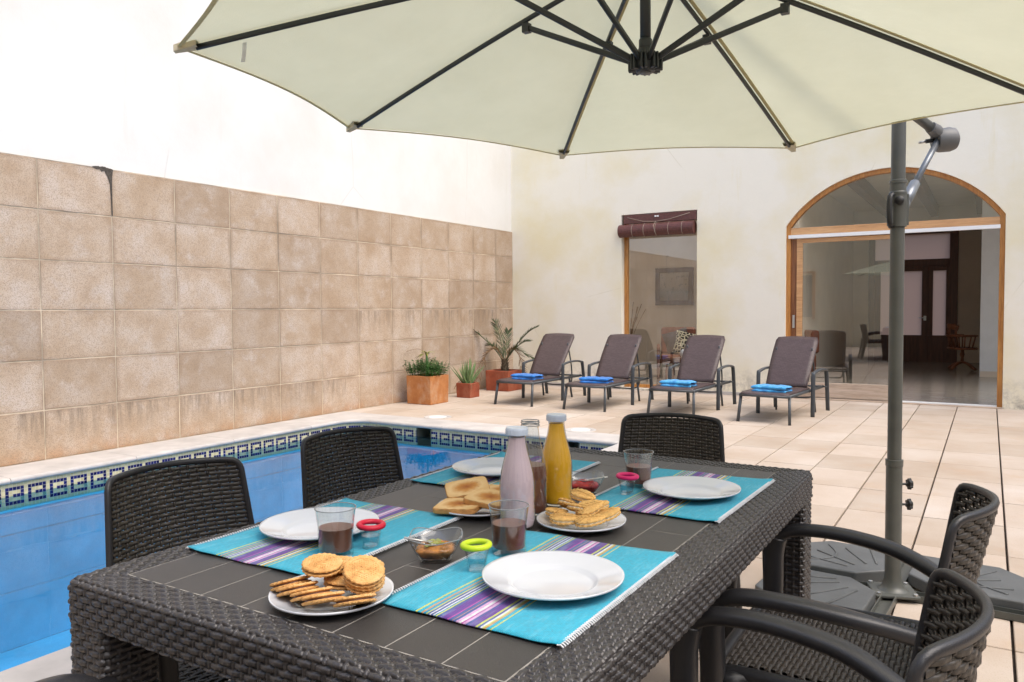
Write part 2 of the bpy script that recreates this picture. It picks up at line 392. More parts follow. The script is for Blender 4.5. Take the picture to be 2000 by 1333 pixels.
def leopard():
    t = NT('spotted cushion')
    v = t.n('ShaderNodeTexVoronoi', feature='DISTANCE_TO_EDGE'); v.inputs['Scale'].default_value = 17; t.l(t.co.outputs['Object'], v.inputs['Vector'])
    t.l(t.ramp(v.outputs[0], [(.10, (.70, .63, .45)), (.14, (.03, .025, .02))]), t.b.inputs['Base Color']); t.b.inputs['Roughness'].default_value = .9; return t.m
M['leopard'] = leopard()
def canvas():
    t = NT('faded painting')
    sp = t.n('ShaderNodeSeparateXYZ'); t.l(t.co.outputs['Object'], sp.inputs[0])
    c = t.ramp(t.math('ADD', t.math('MULTIPLY', sp.outputs[2], 1.4), .5), [(.1, (.20, .17, .14)), (.35, (.22, .25, .26)), (.5, (.34, .30, .25)), (1, (.42, .38, .32))])
    c = t.mix(t.ramp(t.noise(14, 4), [(.56, (0, 0, 0)), (.62, (.6,)*3)]), c, (.10, .14, .16))
    t.l(c, t.b.inputs['Base Color']); return t.m
M['canvas'] = canvas()

# ------------------------------------------------------------------ mesh helpers
class MB:
    def __init__(s): s.v = []; s.f = []
    def add(s, vs, fs):
        o = len(s.v); s.v += [tuple(v) for v in vs]; s.f += [tuple(i+o for i in f) for f in fs]; return s
    def box(s, x0, y0, z0, x1, y1, z1, mat=None):
        vs = [(x, y, z) for z in (z0, z1) for x, y in ((x0, y0), (x1, y0), (x1, y1), (x0, y1))]
        if mat is not None: vs = [mat @ Vector(v) for v in vs]
        return s.add(vs, [(3, 2, 1, 0), (4, 5, 6, 7), (0, 1, 5, 4), (1, 2, 6, 5), (2, 3, 7, 6), (3, 0, 4, 7)])
    def tube(s, path, sec, caps=True, up=(0, 0, 1), closed=False):
        """path: points; sec: radius, (rx,ry) or list of them per point; ry is along 'up'"""
        n = len(path); path = [Vector(p) for p in path]; K = 10
        per = isinstance(sec, list)
        rings = []
        upv = Vector(up)
        for i, p in enumerate(path):
            if closed: t = path[(i+1) % n]-path[i-1]
            else: t = path[min(i+1, n-1)]-path[max(i-1, 0)]
            t.normalize()
            a = t.cross(upv)
            if a.length < 1e-3: a = t.cross(Vector((1, 0, 0)))
            a.normalize(); b = a.cross(t).normalized()
            q = sec[i] if per else sec
            rx, ry = (q, q) if isinstance(q, (int, float)) else q
            ring = []
            for k in range(K):
                th = 2*PI*k/K+PI/K
                cx, sx = math.cos(th), math.sin(th)
                ring.append(p+a*(rx*math.copysign(abs(cx)**.75, cx))+b*(ry*math.copysign(abs(sx)**.75, sx)))
            rings.append(ring)
        vs = [v for r in rings for v in r]; fs = []
        for i in range(n if closed else n-1):
            j = (i+1) % n
            for k in range(K):
                k2 = (k+1) % K; fs.append((i*K+k, i*K+k2, j*K+k2, j*K+k))
        if caps and not closed:
            fs.append(tuple(range(K))[::-1]); fs.append(tuple((n-1)*K+k for k in range(K)))
        return s.add(vs, fs)
    def lathe(s, prof, seg=40, c=(0, 0, 0), sup=None, mat=None):
        vs = []; fs = []; n = len(prof)
        for r, z in prof:
            for k in range(seg):
                th = 2*PI*k/seg; q = 1.
                if sup: q = (abs(math.cos(th))**sup+abs(math.sin(th))**sup)**(-1/sup)
                v = Vector((r*q*math.cos(th), r*q*math.sin(th), z))
                if mat is not None: v = mat @ v
                vs.append(v+Vector(c))
        for i in range(n-1):
            for k in range(seg):
                k2 = (k+1) % seg; fs.append((i*seg+k, i*seg+k2, (i+1)*seg+k2, (i+1)*seg+k))
        if prof[0][0] > 1e-6: fs.append(tuple(range(seg))[::-1])
        if prof[-1][0] > 1e-6 : fs.append(tuple((n-1)*seg+k for k in range(seg)))
        return s.add(vs, fs)
    def prism(s, poly, z0, z1, mat=None, top_scale=1.):
        n = len(poly)
        vs = [Vector((x, y, z0)) for x, y in poly]+[Vector((x*top_scale, y*top_scale, z1)) for x, y in poly]
        if mat is not None: vs = [mat @ v for v in vs]
        fs = [tuple(range(n))[::-1], tuple(range(n, 2*n))]+[(i, (i+1) % n, n+(i+1) % n, n+i) for i in range(n)]
        return s.add(vs, fs)
    def grid(s, G, cu=False, cv=False):
        G = np.asarray(G, float); n, mm = G.shape[:2]; o = len(s.v)
        s.v += [tuple(r) for r in G.reshape(-1, 3).tolist()]
        for i in range(n if cu else n-1):
            for j in range(mm if cv else mm-1):
                s.f.append((o+i*mm+j, o+((i+1) % n)*mm+j, o+((i+1) % n)*mm+(j+1) % mm, o+i*mm+(j+1) % mm))
        return s
    def build(s, name, mat, parent=None, smooth=False, bevel=0, bseg=2, auto=False):
        me = bpy.data.meshes.new(name); me.from_pydata(s.v, [], s.f)
        me.materials.append(M[mat] if isinstance(mat, str) else mat)
        if smooth: me.polygons.foreach_set('use_smooth', [True]*len(me.polygons))
        me.update()
        o = bpy.data.objects.new(name, me); C.objects.link(o)
        if parent: o.parent = parent
        if bevel:
            b = o.modifiers.new('bevel', 'BEVEL'); b.width = bevel; b.segments = bseg; b.limit_method = 'ANGLE'; b.angle_limit = R(40)
        if auto:
            try: me.set_sharp_from_angle(angle=R(35))
            except Exception: pass
        return o

def thing(name, label, cat, loc=(0, 0, 0), rz=0, group=None):
    o = bpy.data.objects.new(name, None); C.objects.link(o); o.location = loc; o.rotation_euler = (0, 0, rz)
    o.empty_display_size = .05
    o['label'] = label; o['category'] = cat
    if group: o['group'] = group
    return o
def tag(o, label, cat, group=None):
    o['label'] = label; o['category'] = cat
    if group: o['group'] = group
    return o
def struct(o, kind='structure'): o['kind'] = kind; return o
def copy_tree(o, parent=None, kids=None):
    c = o.copy(); C.objects.link(c)
    if parent is not None: c.parent = parent
    for ch in [x for x in list(bpy.data.objects) if x.parent == o]: copy_tree(ch, c)
    return c
def dup(o, loc, rot, label, group=None):
    c = copy_tree(o); c.location = loc; c.rotation_euler = rot if isinstance(rot, tuple) else (0, 0, rot); c['label'] = label
    if group: c['group'] = group
    return c
def bez(p0, p1, p2, p3, n=10):
    out = []
    for i in range(n+1):
        t = i/n; out.append(tuple((1-t)**3*a+3*(1-t)**2*t*b+3*(1-t)*t*t*c+t**3*d for a, b, c, d in zip(p0, p1, p2, p3)))
    return out
def spline(pts, n=6):
    P_ = [Vector(p) for p in pts]; out = []
    for i in range(len(P_)-1):
        a = P_[max(i-1, 0)]; b = P_[i]; c = P_[i+1]; d = P_[min(i+2, len(P_)-1)]
        for k in range(n):
            t = k/n
            out.append(.5*((2*b)+(c-a)*t+(2*a-5*b+4*c-d)*t*t+(3*b-a-3*c+d)*t**3))
    out.append(P_[-1]); return out

# ================================================================== SETTING
XL, YB = -6.53, 10.74
PX0, PX1, PY0, PY1 = -6.06, -2.78, -2.0, 6.5      # water edges
rnd = random.Random(4)
# ground sheet far outside / beneath
mb = MB()
Z = -.02
def flat(x0, y0, x1, y1, z): mb.add([(x0, y0, z), (x1, y0, z), (x1, y1, z), (x0, y1, z)], [(0, 1, 2, 3)])
GX0, GX1, GY0, GY1 = -80, 80, -80, 80
flat(GX0, GY0, GX1, PY0-.05, Z); flat(GX0, PY1+.05, GX1, GY1, Z)
flat(GX0, PY0-.05, PX0-.05, PY1+.05, Z); flat(PX1+.05, PY0-.05, GX1, PY1+.05, Z)
struct(mb.build('ground', 'grout'))
# paving slabs 0.4 x 0.6
mb = MB()
cols = [.09+.4*k for k in range(-17, 12)]
for x in cols:
    off = rnd.uniform(-.02, .02)
    y = -4.0+off
    while y < YB+.1:
        x0, x1, y0, y1 = x+.0050, x+.3950, y+.0040, y+.5960
        y += .6
        x0 = max(x0, XL+.004); y1 = min(y1, YB-.004+(.3 if -2.3 < x and x < .1 else 0)) if y1 < YB+.3 else YB-.004
        if y1-y0 < .05 or x1 <= x0: continue
        # keep clear of pool and coping
        if x0 < PX1+.18 and y0 < PY1+.36 and y1 > PY0-.3:
            if x1 > PX1+.2: x0 = PX1+.2
            elif y1 > PY1+.4: y0 = PY1+.362
            else: continue
            if y0 < PY1+.36 and x0 < PX1+.2: continue
        j = rnd.uniform(-.0012, .0012)
        mb.box(x0, y0, -.03, x1, y1, 0+j)
struct(mb.build('patio_paving', 'paver', bevel=.0025, bseg=1))

# coping with rounded nose
def coping():
    mb = MB()
    prof = [(-.0, -.045), (.0, 0.0)]
    def piece(a0, a1, fn):
        # section from back (w=W) to nose (w=-.02)
        sec = [(1., -.045), (1., .001)]+[(0+.02-.02*math.sin(t)*1-.02, -.02+.02*math.cos(t)) for t in np.linspace(0, PI, 8)]+[(.05, -.045)]
        vs = []
        for a in (a0, a1):
            for k, (w_, z) in enumerate(sec): vs.append(fn(a, w_, z))
        n = len(sec); fs = [(k, (k+1) % n, n+(k+1) % n, n+k) for k in range(n)]+[tuple(range(n))[::-1], tuple(range(n, 2*n))]
        mb.add(vs, fs)
    W1 = (PX0-XL)-.006
    y = PY0
    while y < PY1-.3:
        e = min(y+.98, PY1-.28)
        piece(y+.002, e-.002, lambda a, w_, z: (PX0+.02-(w_ if w_ < .5 else W1+.02), a, z)); y = e+.0
    x = PX0+.28
    while x < PX1+.2:
        e = min(x+.98, PX1+.2)
        piece(x+.002, e-.002, lambda a, w_, z: (a, PY1-.02+(w_ if w_ < .5 else .38), z)); x = e
    y = PY0
    while y < PY1-.03:
        e = min(y+.98, PY1-.022)
        piece(y+.002, e-.002, lambda a, w_, z: (PX1-.02+(w_ if w_ < .5 else .22), a, z)); y = e
    x = PX0
    piece(XL+.01, PX1+.2, lambda a, w_, z: (a, PY0+.02-(w_ if w_ < .5 else .3), z))
    # rounded corner piece (quarter with radius .28)
    c = (PX0+.28, PY1-.28); vs = []; sec = [(.30, -.045), (.30, .001)]
    n = 10; q = []
    for k in range(n+1):
        th = PI/2+PI/2*k/n
        dx, dy = math.cos(th), math.sin(th)
        rr = .28
        nose = [(rr-.02-.0*s_, 0) for s_ in (0,)]
        # outer point on square boundary
        ox = max(XL+.004, c[0]+dx*2); sc = min((c[0]-(XL+.004))/max(1e-6, -dx), (.36+.28)/max(1e-6, dy)) if k not in (0, n) else ((.64) if k == 0 else c[0]-(XL+.004))
        row = [(c[0]+dx*sc, c[1]+dy*sc, -.045), (c[0]+dx*sc, c[1]+dy*sc, .001)]
        for t in np.linspace(0, PI, 8): 
            w_ = -.02*math.sin(t); row.append((c[0]+dx*(rr-.02+.0+w_+.02-.02+.0), c[1]+dy*(rr-.02+w_), -.02+.02*math.cos(t)))
        row.append((c[0]+dx*(rr+.03), c[1]+dy*(rr+.03), -.045)); q.append(row)
    # insert exact outer corner by snapping the nearest ray
    mb.grid(q, cv=True)
    mb.add([(XL+.004, c[1]+.0, .0005), (c[0], c[1]+.64, .0005), (XL+.004, c[1]+.64, .0005)], [(0, 1, 2)])
    return struct(mb.build('pool_coping', 'coping', smooth=False, bevel=0))
coping()
mb = MB(); mb.box(XL+.005, PY1-.0, -.045, PX0+.3, PY1+.355, -.002); struct(mb.build('pool_coping', 'coping'))

# pool shell (large painted panels with joints)
ZW = -.135; ZB = -1.25
mb = MB(); jb = MB()
def quadp(fn, u0, u1, v0, v1, du, dv, g=.006):
    u = u0
    while u < u1-1e-6:
        ue = min(u+du, u1); v = v0
        while v < v1-1e-6:
            ve = min(v+dv, v1)
            mb.add([fn(u+g, v+g), fn(ue-g, v+g), fn(ue-g, ve-g), fn(u+g, ve-g)], [(0, 1, 2, 3)]); v = ve
        u = ue
    jb.add([fn(u0, v0, -.004), fn(u1, v0, -.004), fn(u1, v1, -.004), fn(u0, v1, -.004)], [(0, 1, 2, 3)])
def wall_fn(kind):
    if kind == 'L': return lambda u, v, o=0: (PX0+.03+o, u, v)
    if kind == 'F': return lambda u, v, o=0: (u, PY1-.03-o, v)
    if kind == 'Rr': return lambda u, v, o=0: (PX1-.03-o, u, v)
    if kind == 'N': return lambda u, v, o=0: (u, PY0+.03+o, v)
    return lambda u, v, o=0: (u, v, ZB+o)
quadp(wall_fn('L'), PY0, PY1, ZB, -.235, 1.15, .42); quadp(wall_fn('F'), PX0, PX1, ZB, -.235, 1.15, .42)
quadp(wall_fn('Rr'), PY0, PY1, ZB, -.235, 1.15, .42); quadp(wall_fn('N'), PX0, PX1, ZB, -.235, 1.15, .42)
quadp(wall_fn('B'), PX0, PX1, PY0, PY1, 1.15, 1.15)
# small ledge under mosaic
mb.add([(PX0+.002, PY0, -.232), (PX0+.05, PY0, -.238), (PX0+.05, PY1, -.238), (PX0+.002, PY1, -.232)], [(0, 1, 2, 3)])
mb.add([(PX0, PY1-.002, -.232), (PX0, PY1-.05, -.238), (PX1, PY1-.05, -.238), (PX1, PY1-.002, -.232)], [(0, 1, 2, 3)])
struct(mb.build('pool_basin', 'pool_paint')); struct(jb.build('pool_basin_joints', 'pool_joint'))
# mosaic band
cr = MB(); bl = MB(); gr = MB()
PT = .0262; TS = .0232
pat = ["......", "XXXXX.", "X...X.", "X.XXX.", "X.....", "XXXXX.", "......"]
def band(fn, length, skip=()):
    n = int(length/PT)
    for i in range(n):
        if any(a < i*PT < b for a, b in skip): continue
        for j in range(7):
            z1 = -.045-j*PT; z0 = z1-TS; u0 = i*PT; u1 = u0+TS
            (bl if pat[j][i % 6] == 'X' else cr).add([fn(u0, z0), fn(u1, z0), fn(u1, z1), fn(u0, z1)], [(0, 1, 2, 3)])
    a = 0
    for s0, s1 in list(skip)+[(length, length)]:
        gr.add([fn(a, -.235, -.002), fn(s0, -.235, -.002), fn(s0, -.04, -.002), fn(a, -.04, -.002)], [(0, 1, 2, 3)]); a = s1
RC = .26; ya = PY1-.01-RC
band(lambda u, z, o=0: (PX0+.01+o, PY0+u, z), ya-PY0)
def corner(u, z, o=0):
    th = PI-u/RC; return (PX0+.01+RC+(RC-o)*math.cos(th), ya+(RC-o)*math.sin(th), z)
n_ = int((PI/2*RC)/PT)
for i in range(n_+1):
    for j in range(7):
        z1 = -.045-j*PT; z0 = z1-TS; u0 = i*PT; u1 = u0+TS
        (bl if pat[j][i % 6] == 'X' else cr).add([corner(u0, z0), corner(u1, z0), corner(u1, z1), corner(u0, z1)], [(0, 1, 2, 3)])
gr.grid([[corner(u, -.235, .0-.002), corner(u, -.04, -.002)] for u in np.linspace(0, PI/2*RC, 12)])
fx0 = PX0+.01+RC
sk = ((-5.14-fx0, -4.96-fx0), (-3.40-fx0, -3.24-fx0))
band(lambda u, z, o=0: (fx0+u, PY1-.01-o, z), PX1-fx0, sk)
band(lambda u, z, o=0: (PX1-.01-o, PY1-u, z), PY1-PY0)
mos = thing('mosaic_band', 'cream and navy mosaic band with a repeated hook pattern around the pool waterline', 'mosaic')
cr.build('cream_tile', 'mosaic', mos); bl.build('navy_tile', 'mosaic_blue', mos); gr.build('grout', 'mosaic_grout', mos)
# skimmer mouths
for nm, a, b, lab in (('skimmer_mouth', -5.14, -4.96, 'dark rectangular skimmer opening in the mosaic below the round cover nearer the planters'),
                 ('skimmer_mouth', -3.40, -3.24, 'dark rectangular skimmer opening in the mosaic behind the orange bottle')):
    mb = MB()
    mb.add([(a, PY1+.2, -.16), (b, PY1+.2, -.16), (b, PY1+.2, -.05), (a, PY1+.2, -.05), (a, PY1-.01, -.16), (b, PY1-.01, -.16), (b, PY1-.01, -.05), (a, PY1-.01, -.05)],
           [(0, 1, 2, 3), (0, 4, 5, 1), (3, 2, 6, 7), (0, 3, 7, 4), (1, 5, 6, 2)])
    mb.box(a-.008, PY1-.014, -.16, a, PY1+.0, -.045); mb.box(b, PY1-.014, -.16, b+.008, PY1+.0, -.045)
    tag(mb.build(nm, 'dark_void'), lab, 'skimmer', 'skimmer openings')
mb = MB(); G = [[(x, y, ZW) for y in np.linspace(PY0, PY1-.0, 3)] for x in np.linspace(PX0, PX1, 3)]
mb.grid(G); struct(mb.build('water', 'water'))
# round skimmer covers in the deck
def skim(x, y, lab):
    t = thing('skimmer_cover', lab, 'cover', (x, y, 0), 0, 'round skimmer covers in the paving')
    b = MB(); b.lathe([(.155, .0), (.155, .004), (.150, .006), (.105, .006), (.100, -.004)], 48); b.build('rim', 'coping', t, True)
    b = MB(); b.lathe([(.101, .001), (.099, .0045), (.09, .0052), (.02, .006), (0.0001, .006)], 48); b.build('lid', 'cover_white', t, True)
skim(-5.25, 7.0, 'round white skimmer cover in the paving in front of the largest planter')
skim(-3.44, 6.93, 'round white skimmer cover in the paving behind the orange juice bottle')

# ================================================================== LEFT WALL
lw = thing('boundary_wall', 'tall white plastered garden wall with sandy tiles on its lower half beside the pool', 'wall', (0, 0, 0))
mb = MB(); mb.box(XL-.3, -6, -.3, XL-.03, YB+.2, 6.6)
mb.box(XL-.03, -6, 2.44, XL-.022, YB+.0, 6.6); mb.build('plaster', 'plaster_left', lw)
mb = MB(); mb.box(XL-.03, -6, -.05, XL-.0025, YB, 2.432); mb.build('mortar', 'grout_light', lw)
mb = MB(); TW, TH = .6199, .4056; y = 3.4143-TW*15
while y < YB-.02:
    for j in range(6):
        y0, y1 = y+.004, min(y+TW-.004, YB-.012)
        o = rnd.uniform(-.0015, .0015)
        mb.box(XL-.02, y0, j*TH+.0042, XL+o, y1, (j+1)*TH-.0042)
    y += TW
mb.build('tile_cladding', 'cladding', lw, bevel=.003, bseg=2)
# dark stain where water runs off the top edge
def stain_mat():
    t = NT('black mould'); t.l(t.ramp(t.noise(60, 5, .8), [(.3, (.02, .017, .014)), (.7, (.12, .10, .08))]), t.b.inputs['Base Color']); t.b.inputs['Roughness'].default_value = 1; return t.m
ys = 3.4143+TW
rm = random.Random(5)
top = [(ys-.17+.19*k/16, 2.436+.012*math.sin(PI*k/16)+rm.uniform(-.003, .003)) for k in range(17)]
lowr = [(ys+.010, 2.38), (ys+.007, 2.25), (ys+.006, 2.03), (ys-.004, 2.03), (ys-.006, 2.15), (ys-.010, 2.24), (ys-.014, 2.30), (ys-.020, 2.325), (ys-.028, 2.35), (ys-.036, 2.375), (ys-.048, 2.385), (ys-.06, 2.41), (ys-.085, 2.405), (ys-.10, 2.425), (ys-.13, 2.42), (ys-.15, 2.432)]
pl = top+[(a+rm.uniform(-.003, .003)*(b < 2.3)*0, b+rm.uniform(-.006, .006)) for a, b in lowr]
mb = MB(); mb.add([(XL+.003, a, b) for a, b in pl], [tuple(range(len(pl)))]); mb.build('mould_streak', stain_mat(), lw)

# ================================================================== HOUSE WALL with openings
house = thing('house', 'cream plastered house with a narrow window and a wide arched glazed doorway', 'house')
WX0, WX1, WZ0, WZ1 = -4.65, -3.51, .03, 2.575     # window
DX0, DX1, DS, DT = -2.31, .145, 2.27, 2.92        # door opening
dcx = (DX0+DX1)/2; hw = (DX1-DX0)/2; rise = DT-DS; RA = (hw*hw+rise*rise)/(2*rise); dcz = DT-RA
def arch(x0, x1, zs, inset=0, n=28):
    r = RA-inset; out = []
    xa, xb = x0+inset, x1-inset
    ta = math.acos(max(-1, min(1, (xb-dcx)/r))); tb = math.acos(max(-1, min(1, (xa-dcx)/r)))
    for k in range(n+1):
        th = ta+(tb-ta)*k/n; out.append((dcx+r*math.cos(th), dcz+r*math.sin(th)))
    return out      # from right to left
HX0, HX1, HZ1 = XL-.3, 7.5, 6.6
outer = [(HX0, -.02), (WX0+.0, -.02), (DX0, -.02)]+[(x, z) for x, z in reversed(arch(DX0, DX1, DS))]+[(DX1, -.02), (HX1, -.02), (HX1, HZ1), (HX0, HZ1)]
hole = [(WX0, WZ0), (WX0, WZ1), (WX1, WZ1), (WX1, WZ0)]
mb = MB()
pts = outer+hole
tri = tessellate_polygon([[Vector((a, b, 0)) for a, b in outer], [Vector((a, b, 0)) for a, b in hole]])
for yy in (YB, YB+.32):
    mb.add([(a, yy, b) for a, b in pts], [tuple(t) for t in tri])
# reveals
def reveal(loop, y0, y1, b): 
    for (a0, b0), (a1, b1) in zip(loop[:-1], loop[1:]): b.add([(a0, y0, b0), (a1, y0, b1), (a1, y1, b1), (a0, y1, b0)], [(0, 1, 2, 3)])
reveal(hole+[hole[0]], YB, YB+.32, mb)
reveal([(DX0, -.02)]+[(x, z) for x, z in reversed(arch(DX0, DX1, DS))]+[(DX1, -.02)], YB, YB+.32, mb)
reveal([(HX0, HZ1), (HX1, HZ1), (HX1, -.02)], YB, YB+.32, mb)
mb.build('wall', 'plaster_house', house)
mb = MB(); mb.box(XL+.02, YB-.012, -.01, WX0-.02, YB-.001, .055); mb.build('plinth', 'coping', house, bevel=.003); mb = MB(); mb.box(WX1+.03, YB-.01, -.01, DX0-.02, YB-.001, .045); mb.build('plinth', 'coping', house, bevel=.003)
# window
win = MB()
fy0, fy1 = YB+.10, YB+.17
win.box(WX0, fy0, WZ0, WX0+.055, fy1, WZ1-.02); win.box(WX1-.02, fy0, WZ0, WX1, fy1, WZ1-.02)
win.box(WX0+.055, fy0, WZ0, WX1-.02, fy1, WZ0+.05)
wf = win.build('window', 'orange_wood', house, bevel=.004)
mb = MB(); mb.add([(WX0+.05, YB+.135, WZ0+.04), (WX1-.015, YB+.135, WZ0+.04), (WX1-.015, YB+.135, WZ1-.02), (WX0+.05, YB+.135, WZ1-.02)], [(0, 1, 2, 3)])
mb.build('pane', 'window_glass', wf)
# roller blind
bl_ = thing('roller_blind', 'rolled up brown slatted blind at the top of the narrow window', 'blind', (0, 0, 0))
mb = MB(); mb.box(WX0+.04, YB-.01, 2.44, WX1-.01, YB+.05, 2.565); mb.build('headboard', 'blind', bl_, bevel=.003)
mb = MB()
for k in range(22):
    th = 2*PI*k/22; a = Matrix.Translation((0, YB-.015, 2.335)) @ Matrix.Rotation(th, 4, 'X')
    mb.box(WX0-.02, -.013, .082, WX1-.03, .013, .092, a)
mb.lathe([(.0001, 0), (.081, 0), (.081, WX1-WX0-.012), (.0001, WX1-WX0-.012)], 22, (WX0-.019, YB-.015, 2.335), mat=Matrix.Rotation(PI/2, 4, 'Y'))
mb.build('slat_roll', 'blind', bl_, bevel=.001)
mb = MB()
for x in (WX0+.2, WX0+.38, WX0+.56, WX0+.75, WX0+.95):
    mb.tube([(x, YB-.015+.097*math.cos(t), 2.335+.097*math.sin(t)) for t in np.linspace(0, 2*PI, 24)[:-1]], .003, closed=True, up=(1, 0, 0))
mb.tube([(WX0+.1, YB-.015, 2.53), (WX0+.35, YB-.03, 2.46), (WX0+.55, YB-.05, 2.445), (WX0+.75, YB-.03, 2.47), (WX1-.1, YB-.015, 2.54)], .004)
mb.tube([(WX0+.55, YB-.05, 2.45), (WX0+.54, YB-.12, 2.38), (WX0+.56, YB-.12, 2.30), (WX0+.57, YB-.08, 2.25)], .004)
mb.build('cord', 'blind_cord', bl_, True)
mb = MB(); mb.box(WX0+.52, YB-.02, 2.515, WX0+.545, YB-.01, 2.535); mb.box(WX0+.555, YB-.02, 2.515, WX0+.58, YB-.01, 2.535); mb.build('bracket', 'white_metal', bl_)

# arched door assembly
da = [(x, z) for x, z in arch(DX0, DX1, DS)]; di = arch(DX0, DX1, DS, .055)
mb = MB()
y0, y1 = YB+.04, YB+.14
lo = [(DX1, 0.0)]+da+[(DX0, 0.0)]; li = [(DX1-.055, 0.0)]+di+[(DX0+.055, 0.0)]
n = len(lo)
vs = [(a, y0, b) for a, b in lo]+[(a, y0, b) for a, b in li]+[(a, y1, b) for a, b in lo]+[(a, y1, b) for a, b in li]
fs = []
for k in range(n-1): fs += [(k, k+1, n+k+1, n+k), (2*n+k, 3*n+k, 3*n+k+1, 2*n+k+1), (n+k, n+k+1, 3*n+k+1, 3*n+k), (k, 2*n+k, 2*n+k+1, k+1)]
mb.add(vs, fs); df = mb.build('door_frame', 'orange_wood', house, bevel=.004)
mb = MB(); mb.box(DX0+.055, y0+.004, 2.155, DX1-.055, y1, 2.245); mb.build('transom_bar', 'orange_wood_h', df, bevel=.004)
mb = MB(); mb.box(DX0+.03, y0-.03, 2.105, DX1-.05, y0+.02, 2.150); mb.build('sliding_track', 'white_metal', df, bevel=.003)
mb = MB(); pa = [(DX1-.05, 2.24)]+arch(DX0, DX1, DS, .05)+[(DX0+.05, 2.24)]
mb.add([(a, YB+.09, b) for a, b in pa], [tuple(range(len(pa)))]); mb.build('arched_pane', 'window_glass', df)
mb = MB(); mb.box(DX0, YB-.015, -.02, DX1, YB+.17, .015); mb.build('threshold', 'bleached_wood', df, bevel=.004)
mb = MB(); mb.box(-1.0, YB+.02, .016, DX1-.055, YB+.10, .03); mb.build('floor_rail', 'white_metal', df, bevel=.002)
mb = MB(); mb.box(DX0+.055, y0+.03, .015, DX0+.13, y1-.0, 2.105); dk = mb.build('jamb_stile', 'brown_wood', df, bevel=.003)
mb = MB(); mb.box(DX0+.078, y0+.018, .93, DX0+.108, y0+.032, 1.10); lk = mb.build('lock_plate', 'steel', df, bevel=.004)
SX0, SX1 = DX0+.13, -.99
mb = MB(); sy0, sy1 = YB+.05, YB+.10
mb.box(SX0, sy0, .22, SX0+.075, sy1, 2.045); mb.box(SX1-.08, sy0, .22, SX1, sy1, 2.045); mb.box(SX0, sy0, 2.045, SX1, sy1, 2.10)
sd_ = mb.build('sliding_door', 'orange_wood_h', house, bevel=.004)
mb = MB(); mb.box(SX0, sy0-.004, .03, SX1, sy1+.004, .2175); mb.build('bottom_rail', 'bleached_wood', sd_, bevel=.004)
mb = MB(); mb.add([(SX0+.07, YB+.055, .215), (SX1-.075, YB+.094, .215), (SX1-.075, YB+.094, 2.05), (SX0+.07, YB+.055, 2.05)], [(0, 1, 2, 3)]); mb.build('pane', 'window_glass', sd_)

# interior
IY1 = 19.2; CZ = 3.35
mb = MB(); mb.add([(HX0, YB+.17, .004), (4, YB+.17, .004), (4, IY1, .004), (HX0, IY1, .004)], [(0, 1, 2, 3)]); struct(mb.build('indoor_floor', 'interior_floor'))
mb = MB()
mb.box(HX0, 14.6, 0, -2.75, 14.7, CZ)               # back of the sitting room
mb.box(-2.75, 13.2, 0, -2.65, IY1, CZ)              # partition
mb.box(HX0-.1, YB+.32, 0, HX0, 14.7, CZ)
mb.box(3.4, YB+.32, 0, 3.5, 11.4, CZ); mb.box(3.4, 15.3, 0, 3.5, IY1+.1, CZ); mb.box(3.4, 11.4, 2.9, 3.5, 15.3, CZ)  # side wall with an added opening, out of view, to let daylight in
mb.box(-2.65, IY1, 0, -2.32, IY1+.15, CZ); mb.box(-.58, IY1, 0, 3.5, IY1+.15, CZ); mb.box(-2.32, IY1, 2.87, -.58, IY1+.15, CZ)
mb.box(HX0-.1, 13.3, CZ, 3.5, IY1+.15, CZ+.12); mb.box(HX0-.1, YB+.32, CZ, 3.5, 11.3, CZ+.12)  # ceiling with a made-up open strip, unseen, that brightens the rooms
mb.build('interior_wall', 'interior_wall', house)
mb = MB(); mb.box(-.13, 15.45, 0, 1.6, 18.0, CZ); mb.build('interior_pier', 'interior_white', house)
mb = MB(); mb.box(-.12, 15.435, 0, 1.6, 15.45, .10); mb.build('skirting', 'interior_wall', house)
mb = MB()
for x in np.arange(-6.2, 3, .85): mb.box(x, YB+.33, CZ-.22, x+.14, IY1, CZ-.002)
mb.build('ceiling_beam', 'ceil_beam', house)
# inner double door with frosted panes
mb = MB(); Yd = IY1-.03
fr = [(-2.32, -1.7, 0, 2.87), (-.72, -.58, 0, 2.87)]
mb.box(-2.32, Yd, 0, -2.2, Yd+.12, 2.87); mb.box(-.74, Yd, 0, -.58, Yd+.12, 2.87); mb.box(-2.2, Yd, 2.78, -.74, Yd+.12, 2.87)
mb.box(-2.2, Yd, 2.08, -.74, Yd+.12, 2.23)
idr = mb.build('street_door', 'dark_wood', house, bevel=.006)
for a, b, p, q in ((-2.205, -1.135, -2.08, -1.26), (-1.137, -.735, -1.05, -.80)):
    mb = MB(); mb.box(a, Yd+.02, 0, b, Yd+.08, .58); mb.box(a, Yd+.02+(a > -1.2)*.01, .58, p, Yd+.08, 2.09); mb.box(q, Yd+.02, .58, b, Yd+.08, 2.09); mb.box(p, Yd+.02, 1.98, q, Yd+.08, 2.09)
    mb.build('door_leaf', 'dark_wood', idr, bevel=.006)
mb = MB()
for a, b, c_, d in ((-2.08, -1.26, .58, 1.98), (-1.05, -.80, .58, 1.98), (-2.2, -.74, 2.23, 2.78)):
    mb.add([(a, Yd+.05, c_), (b, Yd+.05, c_), (b, Yd+.05, d), (a, Yd+.05, d)], [(0, 1, 2, 3)])
mb.build('frosted_pane', 'frosted', idr)
mb = MB(); mb.box(-1.22, Yd-.005, .90, -1.17, Yd+.02, 1.0); mb.tube([(-1.195, Yd-.0, .96), (-1.195, Yd-.03, .96), (-1.32, Yd-.03, .96)], .01)
mb.build('door_handle', 'steel', idr)

